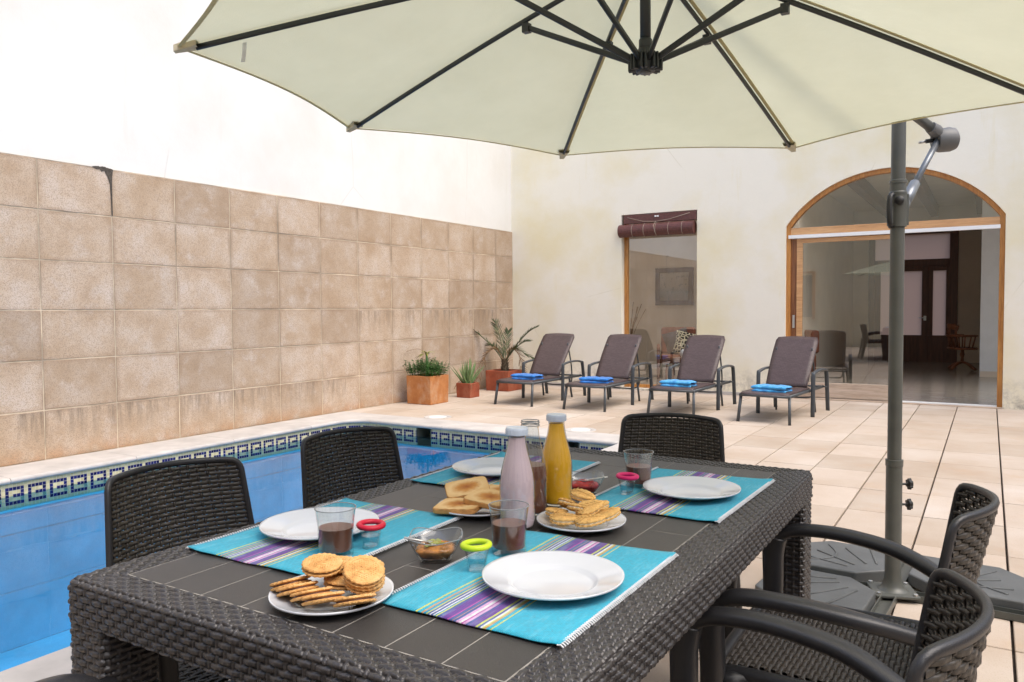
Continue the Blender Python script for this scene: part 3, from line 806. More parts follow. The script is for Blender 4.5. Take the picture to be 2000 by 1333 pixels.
# picture in the sitting room
pc = thing('framed_picture', 'faded seascape picture in a wide grey frame seen through the narrow window', 'picture', (-5.21, 14.57, 1.62))
mb = MB(); a, b, t_ = .38, .36, .09
mb.box(-a, -.02, -b, a, .03, -b+t_); mb.box(-a, -.02, b-t_, a, .03, b); mb.box(-a, -.02, -b+t_, -a+t_, .03, b-t_); mb.box(a-t_, -.02, -b+t_, a, .03, b-t_); mb.build('frame', 'picture_frame', pc, bevel=.006)
mb = MB(); mb.box(-a+t_, 0, -b+t_, a-t_, .02, b-t_); mb.build('canvas', 'canvas', pc)
# armchair behind the window
ac = thing('armchair', 'reddish brown armchair with wooden arms behind the narrow window', 'armchair', (-4.55, 12.95, 0), R(200))
mb = MB(); mb.box(-.30, -.28, .30, .30, .30, .42); mb.build('seat', 'leather', ac, bevel=.04, bseg=3)
mb = MB(); mb.box(-.30, -.06, 0, .30, .07, .50, Matrix.Translation((0, -.33, .38)) @ Matrix.Rotation(R(16), 4, 'X')); mb.build('backrest', 'leather', ac, bevel=.045, bseg=3)
mb = MB()
for sx in (-1, 1):
    mb.tube(spline([(sx*.34, -.42, .0), (sx*.34, -.36, .3), (sx*.34, -.30, .52), (sx*.34, 0, .57), (sx*.34, .28, .56), (sx*.34, .33, .45), (sx*.34, .31, 0)]), (.02, .025), up=(1, 0, 0))
mb.box(-.34, .26, .27, .34, .29, .31); mb.box(-.34, -.33, .27, .34, -.30, .31)
mb.build('frame', 'red_wood', ac, True)
def cushion(name, lab, loc, rot, mat, s=.22):
    G = []
    for i in np.linspace(-1, 1, 15):
        row = []
        for j in np.linspace(-1, 1, 15):
            h = .09*(max(0, (1-i**4)*(1-j**4)))**.6; k = 1-.08*(1-abs(i))*abs(j)-.08*(1-abs(j))*abs(i); row.append((i*s*k, j*s*k, h))
        G.append(row)
    mb = MB(); mb.grid(G); mb.grid([[(x, y, -z) for x, y, z in r][::-1] for r in G])
    o = mb.build(name, mat, None, True); o.location = loc; o.rotation_euler = rot; tag(o, lab, 'cushion'); return o
cushion('cushion', 'spotted black and cream cushion leaning on the reddish armchair', (-4.36, 12.86, .60), (R(60), R(12), R(20)), 'leopard')
cushion('cushion', 'dark striped cushion behind the spotted cushion on the armchair', (-4.58, 12.98, .62), (R(68), R(-18), R(20)), 'picture_frame')
# coffee table with two glass globes
ct = thing('side_table', 'low dark wooden table under the two glass globes behind the window', 'table', (-4.1, 12.3, 0))
mb = MB(); mb.box(-.4, -.2, .36, .4, .2, .40); mb.build('tabletop', 'red_wood', ct, bevel=.01)
for sx in (-1, 1):
    for sy in (-1, 1):
        mb = MB(); mb.tube([(sx*.36, sy*.16, .36), (sx*.37, sy*.17, 0)], .018); mb.build('leg', 'red_wood', ct)
for k, (x, y) in enumerate(((-4.20, 12.22), (-4.06, 12.28))):
    mb = MB(); mb.lathe([(max(.0001, .07*math.sin(t)), -.07*math.cos(t)) for t in np.linspace(0, PI, 16)], 24); o = mb.build('glass_globe', 'interior_white', None, True)
    o.location = (x, y, .47); tag(o, ('pale globe on the low table, the left one of the pair', 'pale globe on the low table, the right one of the pair')[k], 'ornament', 'pale globes on the low table')
# dry branches in a vase
vb = thing('dry_branches', 'tall dry twigs standing behind the left edge of the narrow window', 'branches', (-5.3, 12.6, 0))
mb = MB(); mb.lathe([(.07, 0), (.09, .15), (.06, .4), (.045, .5)], 20); mb.build('vase', 'soil', vb, True)
mb = MB()
for k in range(16):
    a = rnd.uniform(0, 6.28); q = rnd.uniform(.05, .3); h = rnd.uniform(.9, 1.35)
    mb.tube(spline([(0, 0, .4), (q*.3*math.cos(a), q*.3*math.sin(a), .8), (q*math.cos(a+.3), q*math.sin(a+.3), h)], 4), .005)
mb.build('twig', 'leaf_dry', vb)
# swivel chair
sc_ = thing('swivel_chair', 'old wooden swivel chair with curved arms standing inside the open doorway', 'chair', (-.42, 16.8, 0), R(120))
mb = MB()
for k in range(4):
    a = PI/2*k+.4; mb.tube(spline([(0, 0, .16), (.12*math.cos(a), .12*math.sin(a), .14), (.28*math.cos(a), .28*math.sin(a), .035)], 4), (.03, .022))
mb.build('foot_star', 'red_wood', sc_, True)
mb = MB(); mb.lathe([(.03, .14), (.025, .25), (.04, .30), (.03, .38), (.05, .40)], 16); mb.build('column', 'red_wood', sc_, True)
mb = MB(); mb.lathe([(.0001, .40), (.22, .40), (.235, .42), (.22, .44), (.0001, .435)], 28, sup=3); mb.build('seat', 'red_wood', sc_, True)
mb = MB(); mb.tube(spline([(.25*math.cos(t), .25*math.sin(t), .66) for t in np.linspace(-.6, PI+.6, 9)], 4), (.035, .02)); 
mb.tube(spline([(-.17, .17, .80), (0, .26, .84), (.17, .17, .80)], 4), (.02, .05))
for t in np.linspace(-.5, PI+.5, 11): mb.tube([(.19*math.cos(t), .19*math.sin(t), .43), (.25*math.cos(t), .25*math.sin(t), .66)], .012)
for t in (.9, 1.57, 2.2): mb.tube([(.25*math.cos(t), .25*math.sin(t), .66), (.24*math.cos(t), .24*math.sin(t), .82)], .02)
mb.build('backrest', 'red_wood', sc_, True)
# wall notice and switch
o = MB().box(-.5, IY1-.03, 1.25, -.16, IY1-.012, 1.68).build('wall_panel', 'interior_wall'); tag(o, 'beige panel on the inner wall right of the dark street door', 'panel')
# sofa seen through sliding glass
so = thing('sofa', 'dark sofa standing indoors behind the closed glass door', 'sofa', (-3.3, 14.0, 0), R(-35))
mb = MB(); mb.box(-.8, -.4, .12, .8, .35, .42); mb.build('seat', 'leather', so, bevel=.05, bseg=3)
mb = MB(); mb.box(-.8, .2, .42, .8, .42, .82); mb.build('backrest', 'leather', so, bevel=.06, bseg=3)

# ================================================================== enclosing walls behind and beside the camera (seen mirrored in the glass)
ow = thing('facade_opposite', 'ochre plastered facade with dark arched door facing the pool court', 'house', (0, 0, 0))
mb = MB(); mb.box(XL-.3, -4.6, -.02, 7.5, -4.3, 5.2); mb.build('wall', 'plaster_far', ow)
mb = MB(); q = [(-1.3, 0)]+[(-.2+1.1*math.cos(t), 2.0+.7*math.sin(t)) for t in np.linspace(PI, 0, 18)]+[(.9, 0)]
mb.add([(a, -4.26, b) for a, b in q]+[(a, -4.31, b) for a, b in q], [tuple(range(len(q)))]+[(k, k+1, len(q)+k+1, len(q)+k) for k in range(len(q)-1)]); mb.build('arched_door', 'dark_wood', ow)
for x in (-4.6, 2.6):
    mb = MB(); mb.box(x, -4.32, .9, x+1., -4.27, 2.2); wn = mb.build('window', 'dark_void', ow)
    mb = MB(); mb.box(x-.08, -4.32, .84, x, -4.24, 2.26); mb.box(x+1, -4.32, .84, x+1.08, -4.24, 2.26); mb.box(x-.08, -4.32, 2.26, x+1.08, -4.24, 2.32); mb.build('frame', 'orange_wood', wn)
rw = thing('wing_wall', 'cream plastered wing with tall shuttered windows closing the court on the right', 'house', (0, 0, 0))
mb = MB(); mb.box(4.6, -4.3, -.02, 4.9, YB, 3.4); mb.build('wall', 'plaster_house', rw)
for y in (-1., 2., 5., 8.):
    mb = MB(); mb.box(4.56, y, .6, 4.61, y+1., 2.6); wn = mb.build('window', 'dark_wood', rw)
    mb = MB(); mb.box(4.54, y+.46, .6, 4.57, y+.54, 2.6); mb.box(4.54, y-.05, .55, 4.6, y, 2.65); mb.box(4.54, y+1, .55, 4.6, y+1.05, 2.65); mb.build('frame', 'white_metal', wn)
# ================================================================== WEAVES
def weave_h(u, v, pu=.0185, pv=.0122, amp=.0036):
    """height field of a basket weave at arc positions u (along), v (across), numpy arrays"""
    j = np.floor(v/pv); vf = (v/pv-j)-.5
    ph = np.pi*(u/pu+j)
    prof = np.clip(1-np.abs(2*vf*1.04)**4, 0, 1)**.6
    k = np.round(u/pu); du = (u-k*pu)/pu
    odd = np.mod(k+j, 2) > .5                       # this rib passes over the strand here
    dip = np.exp(-(du/.27)**4)
    weft = amp*(.6-2.0*np.where(odd, dip, 0)+.45*np.cos(np.pi*du)**2*np.where(odd, 0, 1))-amp*2.6*(1-prof)
    wp = np.sqrt(np.clip(1-(du/.2)**2, 0, 1))
    warp = np.where(np.abs(du) < .2, amp*(-.75+.75*wp+np.where(odd, .45*np.sqrt(np.clip(1-(vf*1.15)**2*2, 0, 1)), -.8)), -amp*3)
    return np.maximum(np.maximum(weft, warp), -amp*1.9)
def np_mesh(name, V, mat, parent, cu=False):
    n, m_ = V.shape[:2]
    ii, jj = np.meshgrid(np.arange(n if cu else n-1), np.arange(m_-1), indexing='ij')
    i2 = (ii+1) % n
    q = np.stack([ii*m_+jj, i2*m_+jj, i2*m_+jj+1, ii*m_+jj+1], -1).reshape(-1)
    me = bpy.data.meshes.new(name); me.vertices.add(n*m_); me.vertices.foreach_set('co', V.reshape(-1).astype(np.float32))
    nf = len(q)//4; me.loops.add(len(q)); me.loops.foreach_set('vertex_index', q.astype(np.int32))
    me.polygons.add(nf); me.polygons.foreach_set('loop_start', np.arange(0, nf*4, 4, dtype=np.int32))
    me.polygons.foreach_set('loop_total', np.full(nf, 4, dtype=np.int32))
    me.polygons.foreach_set('use_smooth', np.ones(nf, dtype=bool))
    me.update(calc_edges=True); me.validate()
    me.materials.append(M[mat]); o = bpy.data.objects.new(name, me); C.objects.link(o); o.parent = parent; return o

# ================================================================== TABLE
TX0, TX1, TY0, TY1 = -1.404, -.433, .762, 2.390
IX0, IX1, IY0_, IY1_ = -1.322, -.521, .831, 2.306
TZ = .725
tb = thing('dining_table', 'long dark woven resin dining table with grey tiled top laid for breakfast', 'table', (0, 0, 0))
def profile(bd, rc=.014, drop=.062, du=.0015):
    """points (outward offset from inset edge, z, normal_out, normal_z) along arc length"""
    pts = []; L1 = bd-rc; s = 0
    while s < L1: pts.append((s, 0, 0, 1)); s += du
    La = rc*PI/2; t = s-L1
    while t < La:
        th = t/rc; pts.append((L1+rc*math.sin(th), -rc+rc*math.cos(th), math.sin(th), math.cos(th))); t += du; s += du
    d = t-La
    while d < drop: pts.append((bd, -rc-d, 1, 0)); d += du; s += du
    pts.append((bd-.004, -rc-drop-.003, 0, -1)); pts.append((bd-.03, -rc-drop-.003, 0, -1))
    return np.array(pts)
def border(du=.0019):
    
    # perimeter path: 4 sides with mitres; every side builds its own sheet
    sides = [((IX0, IY0_), (IX1, IY0_), (0, -1)), ((IX1, IY0_), (IX1, IY1_), (1, 0)), ((IX1, IY1_), (IX0, IY1_), (0, 1)), ((IX0, IY1_), (IX0, IY0_), (-1, 0))]
    out = []
    for (a, b, nrm), bd in zip(sides, (IY0_-TY0, TX1-IX1, TY1-IY1_, IX0-TX0)):
        prof = profile(bd); v = np.arange(len(prof))*.0015
        bA, bB = {0: (IX0-TX0, TX1-IX1), 1: (IY0_-TY0, TY1-IY1_), 2: (TX1-IX1, IX0-TX0), 3: (TY1-IY1_, IY0_-TY0)}[len(out)]
        a = np.array(a); b = np.array(b); nrm = np.array(nrm); L = np.linalg.norm(b-a); d = (b-a)/L
        n = int((L+.18)/du)
        t = np.linspace(0, 1, n)
        off = prof[:, 0]
        # along coordinate stretches with the offset so sides meet in mitres
        rcor = .012
        oA = off[None, :]*bA/bd; oB = off[None, :]*bB/bd
        al = -oA+t[:, None]*(L+oA+oB)
        h = weave_h(al+.005, np.broadcast_to(v[None, :], al.shape))
        edge = np.minimum(al+oA, L+oB-al)      # distance to mitre
        h = h*np.clip(edge/.004, 0, 1)
        h[:, -2:] = 0; h[:, :2] *= .3
        X = a[0]+d[0]*al+nrm[0]*(off[None, :]+h*prof[None, :, 2]); Y = a[1]+d[1]*al+nrm[1]*(off[None, :]+h*prof[None, :, 2])
        Zz = TZ+prof[None, :, 1]+h*prof[None, :, 3]-.001
        out.append(np.stack([X, Y, Zz+0*X], -1))
    return out
VS_ = border()
# round the four vertical corners
cxm, cym = (TX0+TX1)/2, (TY0+TY1)/2
hx, hy = (TX1-TX0)/2, (TY1-TY0)/2; rc_ = .016
for V_ in VS_:
    dx = V_[..., 0]-cxm; dy = V_[..., 1]-cym
    ex = np.abs(dx)-(hx-rc_); ey = np.abs(dy)-(hy-rc_)
    msk = (ex > 0) & (ey > 0)
    ln = np.sqrt(ex**2+ey**2)+1e-9; tgt = np.maximum(ex, ey)
    V_[..., 0] = np.where(msk, cxm+np.sign(dx)*(hx-rc_+ex/ln*tgt), V_[..., 0]); V_[..., 1] = np.where(msk, cym+np.sign(dy)*(hy-rc_+ey/ln*tgt), V_[..., 1])
    np_mesh('woven_border', V_, 'rattan', tb)
# underside
mb = MB(); mb.box(TX0+.02, TY0+.02, TZ-.06, TX1-.02, TY1-.02, TZ-.012); mb.build('underframe', 'resin', tb)
mb = MB(); mb.box(IX0-.0015, IY0_-.0015, TZ-.012, IX1+.0015, IY1_+.0015, TZ-.0004); mb.build('joint_bed', 'slate_joint', tb)
mb = MB()
nc = 8; cw = (IX1-IX0)/nc
for i in range(nc):
    y = IY0_-(.0, .145)[i % 2]+.0
    ys_ = []
    while y < IY1_: ys_.append(y); y += .295
    for y in ys_:
        a, b = max(y, IY0_), min(y+.295, IY1_)
        if b-a < .02: continue
        mb.box(IX0+i*cw+.0009, a+.0009, TZ-.006, IX0+(i+1)*cw-.0010, b-.0010, TZ)
mb.build('tile_top', 'slate', tb, bevel=.0006, bseg=1)
# legs: woven square posts
def leg(cx, cy, w=.105, zt=TZ-.07, zb=0.0):
    per = 4*w; n = int(per/.0022); m_ = int((zt-zb)/.0017)
    u = np.linspace(0, per, n, endpoint=False)[:, None]; v = np.linspace(0, zt-zb, m_)[None, :]
    k = round(per/(2*.0185)); pu = per/(2*k)
    h = weave_h(u+0*v, v+0*u+.003, pu=pu)
    s = np.floor(u/w); f = u/w-s
    cs = np.array([(-1, -1), (1, -1), (1, 1), (-1, 1)])*w/2
    nr = np.array([(0, -1), (1, 0), (0, 1), (-1, 0)])
    si = s.astype(int) % 4
    p = cs[si[:, 0]]+(cs[(si[:, 0]+1) % 4]-cs[si[:, 0]])*f
    nn = nr[si[:, 0]].astype(float)
    e = np.minimum(f, 1-f)*w; bl2 = np.clip(1-e/.009, 0, 1)*.5
    oth = nr[np.where(f[:, 0] < .5, (si[:, 0]-1) % 4, (si[:, 0]+1) % 4)]
    nn = nn*(1-bl2)+oth*bl2; nn /= np.linalg.norm(nn, axis=1)[:, None]
    p = p-nn*(bl2*.009)
    tp = 1-.0*v
    X = cx+p[:, :1]+nn[:, :1]*h; Y = cy+p[:, 1:]+nn[:, 1:]*h
    return np.stack([X, Y, (zt-v)+0*X], -1)
for x in (TX0+.055, TX1-.055):
    for y in (TY0+.055, TY1-.055):
        np_mesh('leg', leg(x, y), 'rattan', tb, cu=True)

# ================================================================== DINING CHAIRS (front faces local +Y)
def make_chair():
    t = thing('dining_chair', 'x', 'chair')
    # back surface function
    def bs(u, z):
        k = (z-.43)/.36
        hw_ = .207-.027*k
        bulge = .050+.018*k
        yb = -.150-.062*k
        return Vector((hw_*u, yb-bulge*(1-u*u), z))
    def nrm(u, z):
        du = bs(min(u+.02, 1), z)-bs(max(u-.02, -1), z); dz = bs(u, z+.01)-bs(u, z-.01); n = du.cross(dz).normalized(); return -n if n.y > 0 else n   # points backwards
    zt = .775
    # rim
    path = []
    for z in np.linspace(.44, .758, 10): path.append(bs(-1, z))
    for u, dz in ((-.99, .768), (-.965, .777), (-.92, .782)): path.append(bs(u, dz))
    for u in np.linspace(-.85, .85, 17): path.append(bs(u, .783+.005*(1-u*u)))
    for u, dz in ((.92, .782), (.965, .777), (.99, .768)): path.append(bs(u, dz))
    for z in np.linspace(.758, .44, 10): path.append(bs(1, z))
    # frames: section (width in surface, thickness along normal)
    rb = MB(); n = len(path); rings = []
    for i, p in enumerate(path):
        tg = (path[min(i+1, n-1)]-path[max(i-1, 0)]).normalized()
        u = max(-1, min(1, p.x/(.207-.027*(p.z-.43)/.36)))
        nv = nrm(u, min(p.z, .77)); side = tg.cross(nv).normalized()
        rings.append([p+side*(a*1.0)+nv*b for a, b in ((-.009, -.005), (-.005, -.0075), (.003, -.0075), (.007, -.004), (.008, .002), (.005, .0065), (-.003, .007), (-.009, .004))])
    rb.grid(rings, cv=True); rb.build('back_frame', 'resin', t, True)
    # weave strands of the back
    wb = MB(); rows = 30; pz = (.779-.44)/rows
    NU = 15                                  # warp count
    def dipf(q, j):
        k = round(q); odd = (k+j) % 2; return math.exp(-((q-k)/.24)**2)*(1 if odd else -.3)
    for j in range(rows):
        z = .44+pz*(j+.5)
        G = []
        for i in range(NU*8+1):
            u = -.97+1.94*i/(NU*8); ph = PI*(i/8+j); dd = dipf(i/8, j)
            h = .0022-.0058*dd
            c = bs(u, z); nv = nrm(u, z)
            hh = .0068 if True else 0
            ring = []
            for a, b in ((-.5, 0), (-.32, .42), (.32, .42), (.5, 0), (.32, -.42), (-.32, -.42)):
                ring.append(c+nv*(h+b*.0085)+Vector((0, 0, a*pz*(1.08-.32*max(0, dd)))))
            G.append(ring)
        wb.grid(G, cv=True)
    for i in range(NU+1):
        u0 = -.97+1.94*i/NU
        for du in (0,):
            G = []
            for k in range(rows*2+1):
                z = .438+(.783-.438)*k/(rows*2); jj = k/2-.5
                h = -.0030*math.cos(PI*(i+jj)); c = bs(max(-1, min(1, u0+du)), z); nv = nrm(u0, z)
                G.append([c+nv*(h+b)+Vector((a, 0, 0)) for a, b in ((-.0042, 0), (0, .0028), (.0042, 0), (0, -.0028))])
            wb.grid(G, cv=True)
    wb.build('woven_back', 'rattan_back', t, True)
    # seat weave
    sb = MB(); SX, SY0, SY1, SZ = .215, -.19, .235, .415
    def ss(x, y): return Vector((x, y, SZ-.012*(1-(x/SX)**2)*(1-((y-.02)/.22)**2)+(.0 if y < .15 else -.10*(y-.15)**1.0)))
    rows = 36; py = (SY1-SY0)/rows; NX = 18
    for j in range(rows):
        y = SY0+py*(j+.5); G = []
        for i in range(NX*6+1):
            x = -SX+2*SX*i/(NX*6); h = .0022-.0056*dipf(i/6, j); c = ss(x, y)
            G.append([c+Vector((0, a*py*.97, h+b*.007)) for a, b in ((-.5, 0), (-.3, .42), (.3, .42), (.5, 0), (.3, -.42), (-.3, -.42))])
        sb.grid(G, cv=True)
    for i in range(NX+1):
        x = -SX+2*SX*i/NX
        for dxx in (-.004, .004):
            G = []
            for k in range(rows*2+1):
                y = SY0+(SY1-SY0)*k/(rows*2); h = -.0036*math.cos(PI*(i+k/2-.5)); c = ss(x+dxx if abs(x+dxx) < SX else x, y)
                G.append([c+Vector((a, 0, h+b)) for a, b in ((-.003, 0), (0, .0025), (.003, 0), (0, -.0025))])
            sb.grid(G, cv=True)
    sb.build('woven_seat', 'rattan_seat', t, True)
    # seat frame
    fb = MB()
    loop = []
    for x, y in ((-.2, -.215), (0, -.235), (.2, -.215), (.232, -.16), (.235, 0), (.237, .19), (.205, .245), (0, .255), (-.205, .245), (-.237, .19), (-.235, 0), (-.232, -.16)): loop.append((x, y, .398-(.012 if y > .2 else 0)))
    lp = spline(loop+[loop[0]], 5)[:-1]
    fb.tube(lp, (.016, .026), closed=True); fb.build('seat_frame', 'resin', t, True)
    # arms merging into front legs
    for sx in (-1, 1):
        a = MB()
        pts = [(sx*.200, -.190, .535), (sx*.232, -.15, .556), (sx*.272, -.06, .583), (sx*.288, .06, .598), (sx*.288, .165, .596), (sx*.286, .215, .578), (sx*.283, .242, .545)]
        sp_ = spline(pts, 6); nn_ = len(sp_)
        a.tube(sp_, [((.015+.009*min(1, i/14)), .0165) for i in range(nn_)], up=(0, .3, 1))
        a.build('armrest', 'resin', t, True)
        a = MB()
        pts = [(sx*.285, .232, .570), (sx*.282, .238, .52), (sx*.275, .236, .42), (sx*.268, .243, .30), (sx*.270, .262, .12), (sx*.276, .285, 0)]
        sp_ = spline(pts, 5); nn_ = len(sp_)
        a.tube(sp_, [(.026-.006*i/nn_, .031-.010*i/nn_) for i in range(nn_)], up=(0, 1, 0))
        a.tube([(sx*.268, .19, .39), (sx*.25, .20, .392), (sx*.225, .2, .393)], (.03, .024))
        a.build('leg', 'resin', t, True)
        a = MB()
        pts = [(sx*.212, -.205, .47), (sx*.222, -.215, .36), (sx*.232, -.245, .18), (sx*.242, -.285, 0)]
        sp_ = spline(pts, 5); a.tube(sp_, [(.021-.004*i/len(sp_), .024-.007*i/len(sp_)) for i in range(len(sp_))], up=(0, 1, 0))
        a.build('leg', 'resin', t, True)
    return t
GC = 'woven dining chairs around the table'
ch = make_chair()
ch.location = (-1.605, 1.258, 0); ch.rotation_euler = (0, 0, R(-97)); ch['label'] = 'dark woven chair on the pool side of the table, behind the nearest glass of cocoa'; ch['group'] = GC
dup(ch, (-1.612, 1.895, 0), R(-101), 'dark woven chair on the pool side of the table, next to the plate of toast')
dup(ch, (-.985, 2.61, 0), R(189), 'dark woven chair at the far end of the table in front of the loungers')
dup(ch, (-.262, 1.915, 0), R(90), 'dark woven armchair beside the umbrella base, its arm near the table corner')
dup(ch, (-.275, 1.215, 0), R(90), 'dark woven armchair nearest the viewer on the paved side of the table')
dup(ch, (-.985, .505, 0), 0, 'dark woven chair at the near end of the table, only one arm tip in view')

# ================================================================== PARASOL
PC = Vector((-.9, 2.26, 0)); PP = Vector((-.325, 3.551, 0)); pd = (PP-PC).normalized(); pn = Vector((-pd.y, pd.x, 0))
pr = thing('cantilever_parasol', 'large cream cantilever parasol on a grey pole over the table', 'parasol', (0, 0, 0))
k_ = .9
def sc(p): return Vector((p[0]*k_, p[1]*k_, 1.2+(p[2]-1.2)*k_))
tips0 = [(-2.18, 1.58, 2.03), (-2.49, 2.68, 2.03), (-1.93, 3.68, 2.01), (-.83, 4.0, 1.98), (.17, 3.44, 1.95), (.49, 2.33, 1.94), (-.07, 1.33, 1.96), (-1.17, 1.02, 2.0)]
tips = [sc(p) for p in tips0]; apex = sc((-1.0, 2.507, 2.411))
hubp = Vector((-.9, 2.26, 1.935))
mb = MB(); NR = 22; NA = 14
for i in range(8):
    a, b = tips[i], tips[(i+1) % 8]; G = []
    for r_ in range(NR+1):
        f = r_/NR; row = []
        for s_ in range(NA+1):
            g = s_/NA; e = a.lerp(b, g)
            e = e.lerp(apex, .030*math.sin(PI*g))                # scalloped edge
            p = apex.lerp(e, f)
            p = p-Vector((0, 0, .035*math.sin(PI*g)*math.sin(PI*min(1, f*1.02))*f*.9))   # slack between ribs
            p = p+Vector((0, 0, .014*math.sin(PI*f)))
            row.append(p)
        G.append(row)
    mb.grid(G)
can = mb.build('canopy', 'canopy', pr, True)
mb = MB()
for i in range(8):
    a, b = tips[i], tips[(i+1) % 8]; pth = []
    for s_ in range(NA+1):
        g = s_/NA; e = a.lerp(b, g); e = e.lerp(apex, .030*math.sin(PI*g)); pth.append(e-Vector((0, 0, .004)))
    mb.tube(pth, (.006, .002))
mb.build('hem', 'hem', can)
mb = MB()
for i in range(8):      # seam tapes beside the ribs
    d = (tips[i]-apex); s_ = d.cross(Vector((0, 0, 1))).normalized()
    for q in (1,):
        mb.tube([apex+d*f+s_*.014*q+Vector((0, 0, .012*math.sin(PI*f)-.005)) for f in np.linspace(.06, .97, 14)], (.007, .0015))
mb.build('seam_tape', 'hem', can)
for i in range(8):
    d = (tips[i]-apex).normalized(); s_ = d.cross(Vector((0, 0, 1))).normalized()
    p = MB(); c = tips[i]
    q = [c-d*.055+s_*.030, c+d*.012+s_*.010, c+d*.012-s_*.010, c-d*.055-s_*.030]
    lo_ = [v-Vector((0, 0, .016)) for v in (q[0]-s_*.008, q[1], q[2], q[3]+s_*.008)]
    p.add([v+Vector((0, 0, .004)) for v in q]+lo_, [(0, 1, 2, 3), (7, 6, 5, 4), (0, 4, 5, 1), (1, 5, 6, 2), (2, 6, 7, 3)])
    p.build('corner_pocket', 'pocket', can, bevel=.002)
for i in range(8):
    mb = MB(); d = tips[i]-apex; dz = Vector((0, 0, -.016))
    mb.tube([apex+d*f+dz+Vector((0, 0, .012*math.sin(PI*f))) for f in np.linspace(.02, .965, 14)], (.0062, .0085))
    rb = mb.build('rib', 'pole_dark', pr, True)
    mb = MB(); j = apex+d*.33+dz*1.9; o = d.normalized(); st = hubp+Vector((o.x, o.y, 0))*.035+Vector((0, 0, .012))
    mb.tube([st, j], (.0068, .0095)); mb.box(-.012, -.012, -.018, .012, .012, .012, Matrix.Translation(j))
    mb.build('strut', 'pole_dark', rb)
mb = MB(); mb.tube([hubp+Vector((0, 0, .05)), apex+Vector((0, 0, .12))], .0155); mb.lathe([(.017, .045), (.020, .05), (.020, .075), (.016, .08)], 24, hubp); mb.build('centre_tube', 'pole_dark', pr, True)
mb = MB(); mb.lathe([(.0001, -.022), (.026, -.022), (.030, -.016), (.036, -.008), (.040, .01), (.030, .03), (.022, .05)], 24, hubp)
for i in range(8):
    d = tips[i]-apex; a = math.atan2(d.y, d.x)
    for da in (-.26, .26):
        mb.box(.018, -.004, -.018, .052, .004, .030, Matrix.Translation(hubp) @ Matrix.Rotation(a+da, 4, 'Z'))
mb.build('hub', 'pole_dark', pr, bevel=.003)
mb = MB(); mb.lathe([(.0001, -.026), (.016, -.026), (.018, -.022)], 20, hubp); mb.build('hub_cap', 'crank_grey', pr, True)
mb = MB(); mb.lathe([(.0001, .0), (.10, -.02), (.17, -.05)], 24, apex+Vector((0, 0, .06))); mb.build('top_vent', 'canopy', pr, True)
mb = MB(); L0 = apex+(tips[0]-apex)*.87+Vector((0, 0, -.03))   # care label
mb.add([L0, L0+Vector((.012, .004, 0)), L0+Vector((.014, .0, -.03)), L0+Vector((.008, 0, -.055)), L0+Vector((-.004, -.004, -.054)), L0+Vector((.001, -.003, -.028))], [(0, 1, 2, 5), (5, 2, 3, 4)]); 
o = mb.build('care_label', 'wool', can); so_ = o.modifiers.new('s', 'SOLIDIFY'); so_.thickness = .001
# pole
PT0 = 2.03
mb = MB(); mb.lathe([(.0272, .54), (.0272, PT0), (.0001, PT0+.01)], 32, PP); mb.build('pole', 'pole', pr, True, auto=True)
mb = MB(); mb.lathe([(.062, .03), (.050, .036), (.040, .05), (.034, .075), (.0315, .10), (.0315, .545), (.034, .546), (.034, .572), (.028, .573)], 32, PP); mb.build('lower_pole', 'pole', pr, True, auto=True)
mb = MB(); mb.box(-.085, -.085, .018, .085, .085, .031, Matrix.Translation(PP) @ Matrix.Rotation(R(20), 4, 'Z')); bp_ = mb.build('base_plate', 'pole', pr, bevel=.004)
mb = MB()
for k in range(4):
    a = R(20+45+90*k); mb.lathe([(.009, .031), (.009, .038), (.0001, .040)], 8, PP+Vector((.098*math.cos(a), .098*math.sin(a), 0)))
mb.build('bolt', 'steel', bp_)
for z in (.47, .385):
    mb = MB(); d = RT.copy(); R_ = Matrix.Translation(PP+Vector((0, 0, z))) @ Matrix.Rotation(R(31), 4, 'Z') @ Matrix.Rotation(PI/2, 4, 'Y')
    mb.lathe([(.005, .02), (.005, .052), (.009, .052), (.010, .058), (.0001, .058)], 10, mat=R_)
    K_ = 12
    mb.lathe([(.013, .055), (.019, .058), (.020, .068), (.015, .073), (.0001, .073)], 14, mat=R_)
    for k in range(6):
        a = 2*PI*k/6; mb.lathe([(.006, .057), (.007, .069), (.0001, .071)], 8, mat=R_ @ Matrix.Translation((.017*math.cos(a), .017*math.sin(a), 0)))
    mb.build('clamp_knob', 'rubber', pr, True, auto=True)
# slider with grip
mb = MB(); mb.lathe([(.0335, 1.525), (.0335, 1.61), (.0342, 1.612), (.0342, 1.64), (.0335, 1.645), (.0335, 1.658)], 32, PP)
mb.lathe([(.0345, 1.655), (.0345, 1.664), (.031, 1.668), (.031, 1.698), (.0335, 1.70), (.0335, 1.712), (.028, 1.715)], 32, PP)
mb.box(-.034, -.02, 1.53, .036, .02, 1.655, Matrix.Translation(PP) @ Matrix.Rotation(R(31), 4, 'Z'))
sl_ = mb.build('slider', 'pole', pr, True, auto=True)
lt = -RT
mb = MB(); fr_ = -Vector((F.x, F.y, 0)).normalized()
base = PP+lt*.033+fr_*.012
mb.tube(spline([base+Vector((0, 0, 1.655))+fr_*.01, base+lt*.014+fr_*.02+Vector((0, 0, 1.64)), base+lt*.020+fr_*.025+Vector((0, 0, 1.59)), base+lt*.014+fr_*.02+Vector((0, 0, 1.54)), base+Vector((0, 0, 1.525))], 5), (.009, .010), up=(1, 0, 0))
mb.lathe([(.0001, -.008), (.017, -.008), (.018, 0), (.016, .006), (.0001, .008)], 20, PP+fr_*.034+lt*.010+Vector((0, 0, 1.628)), mat=Matrix.Rotation(PI/2+0, 4, 'X'))
mb.build('grip_handle', 'rubber', sl_, True)
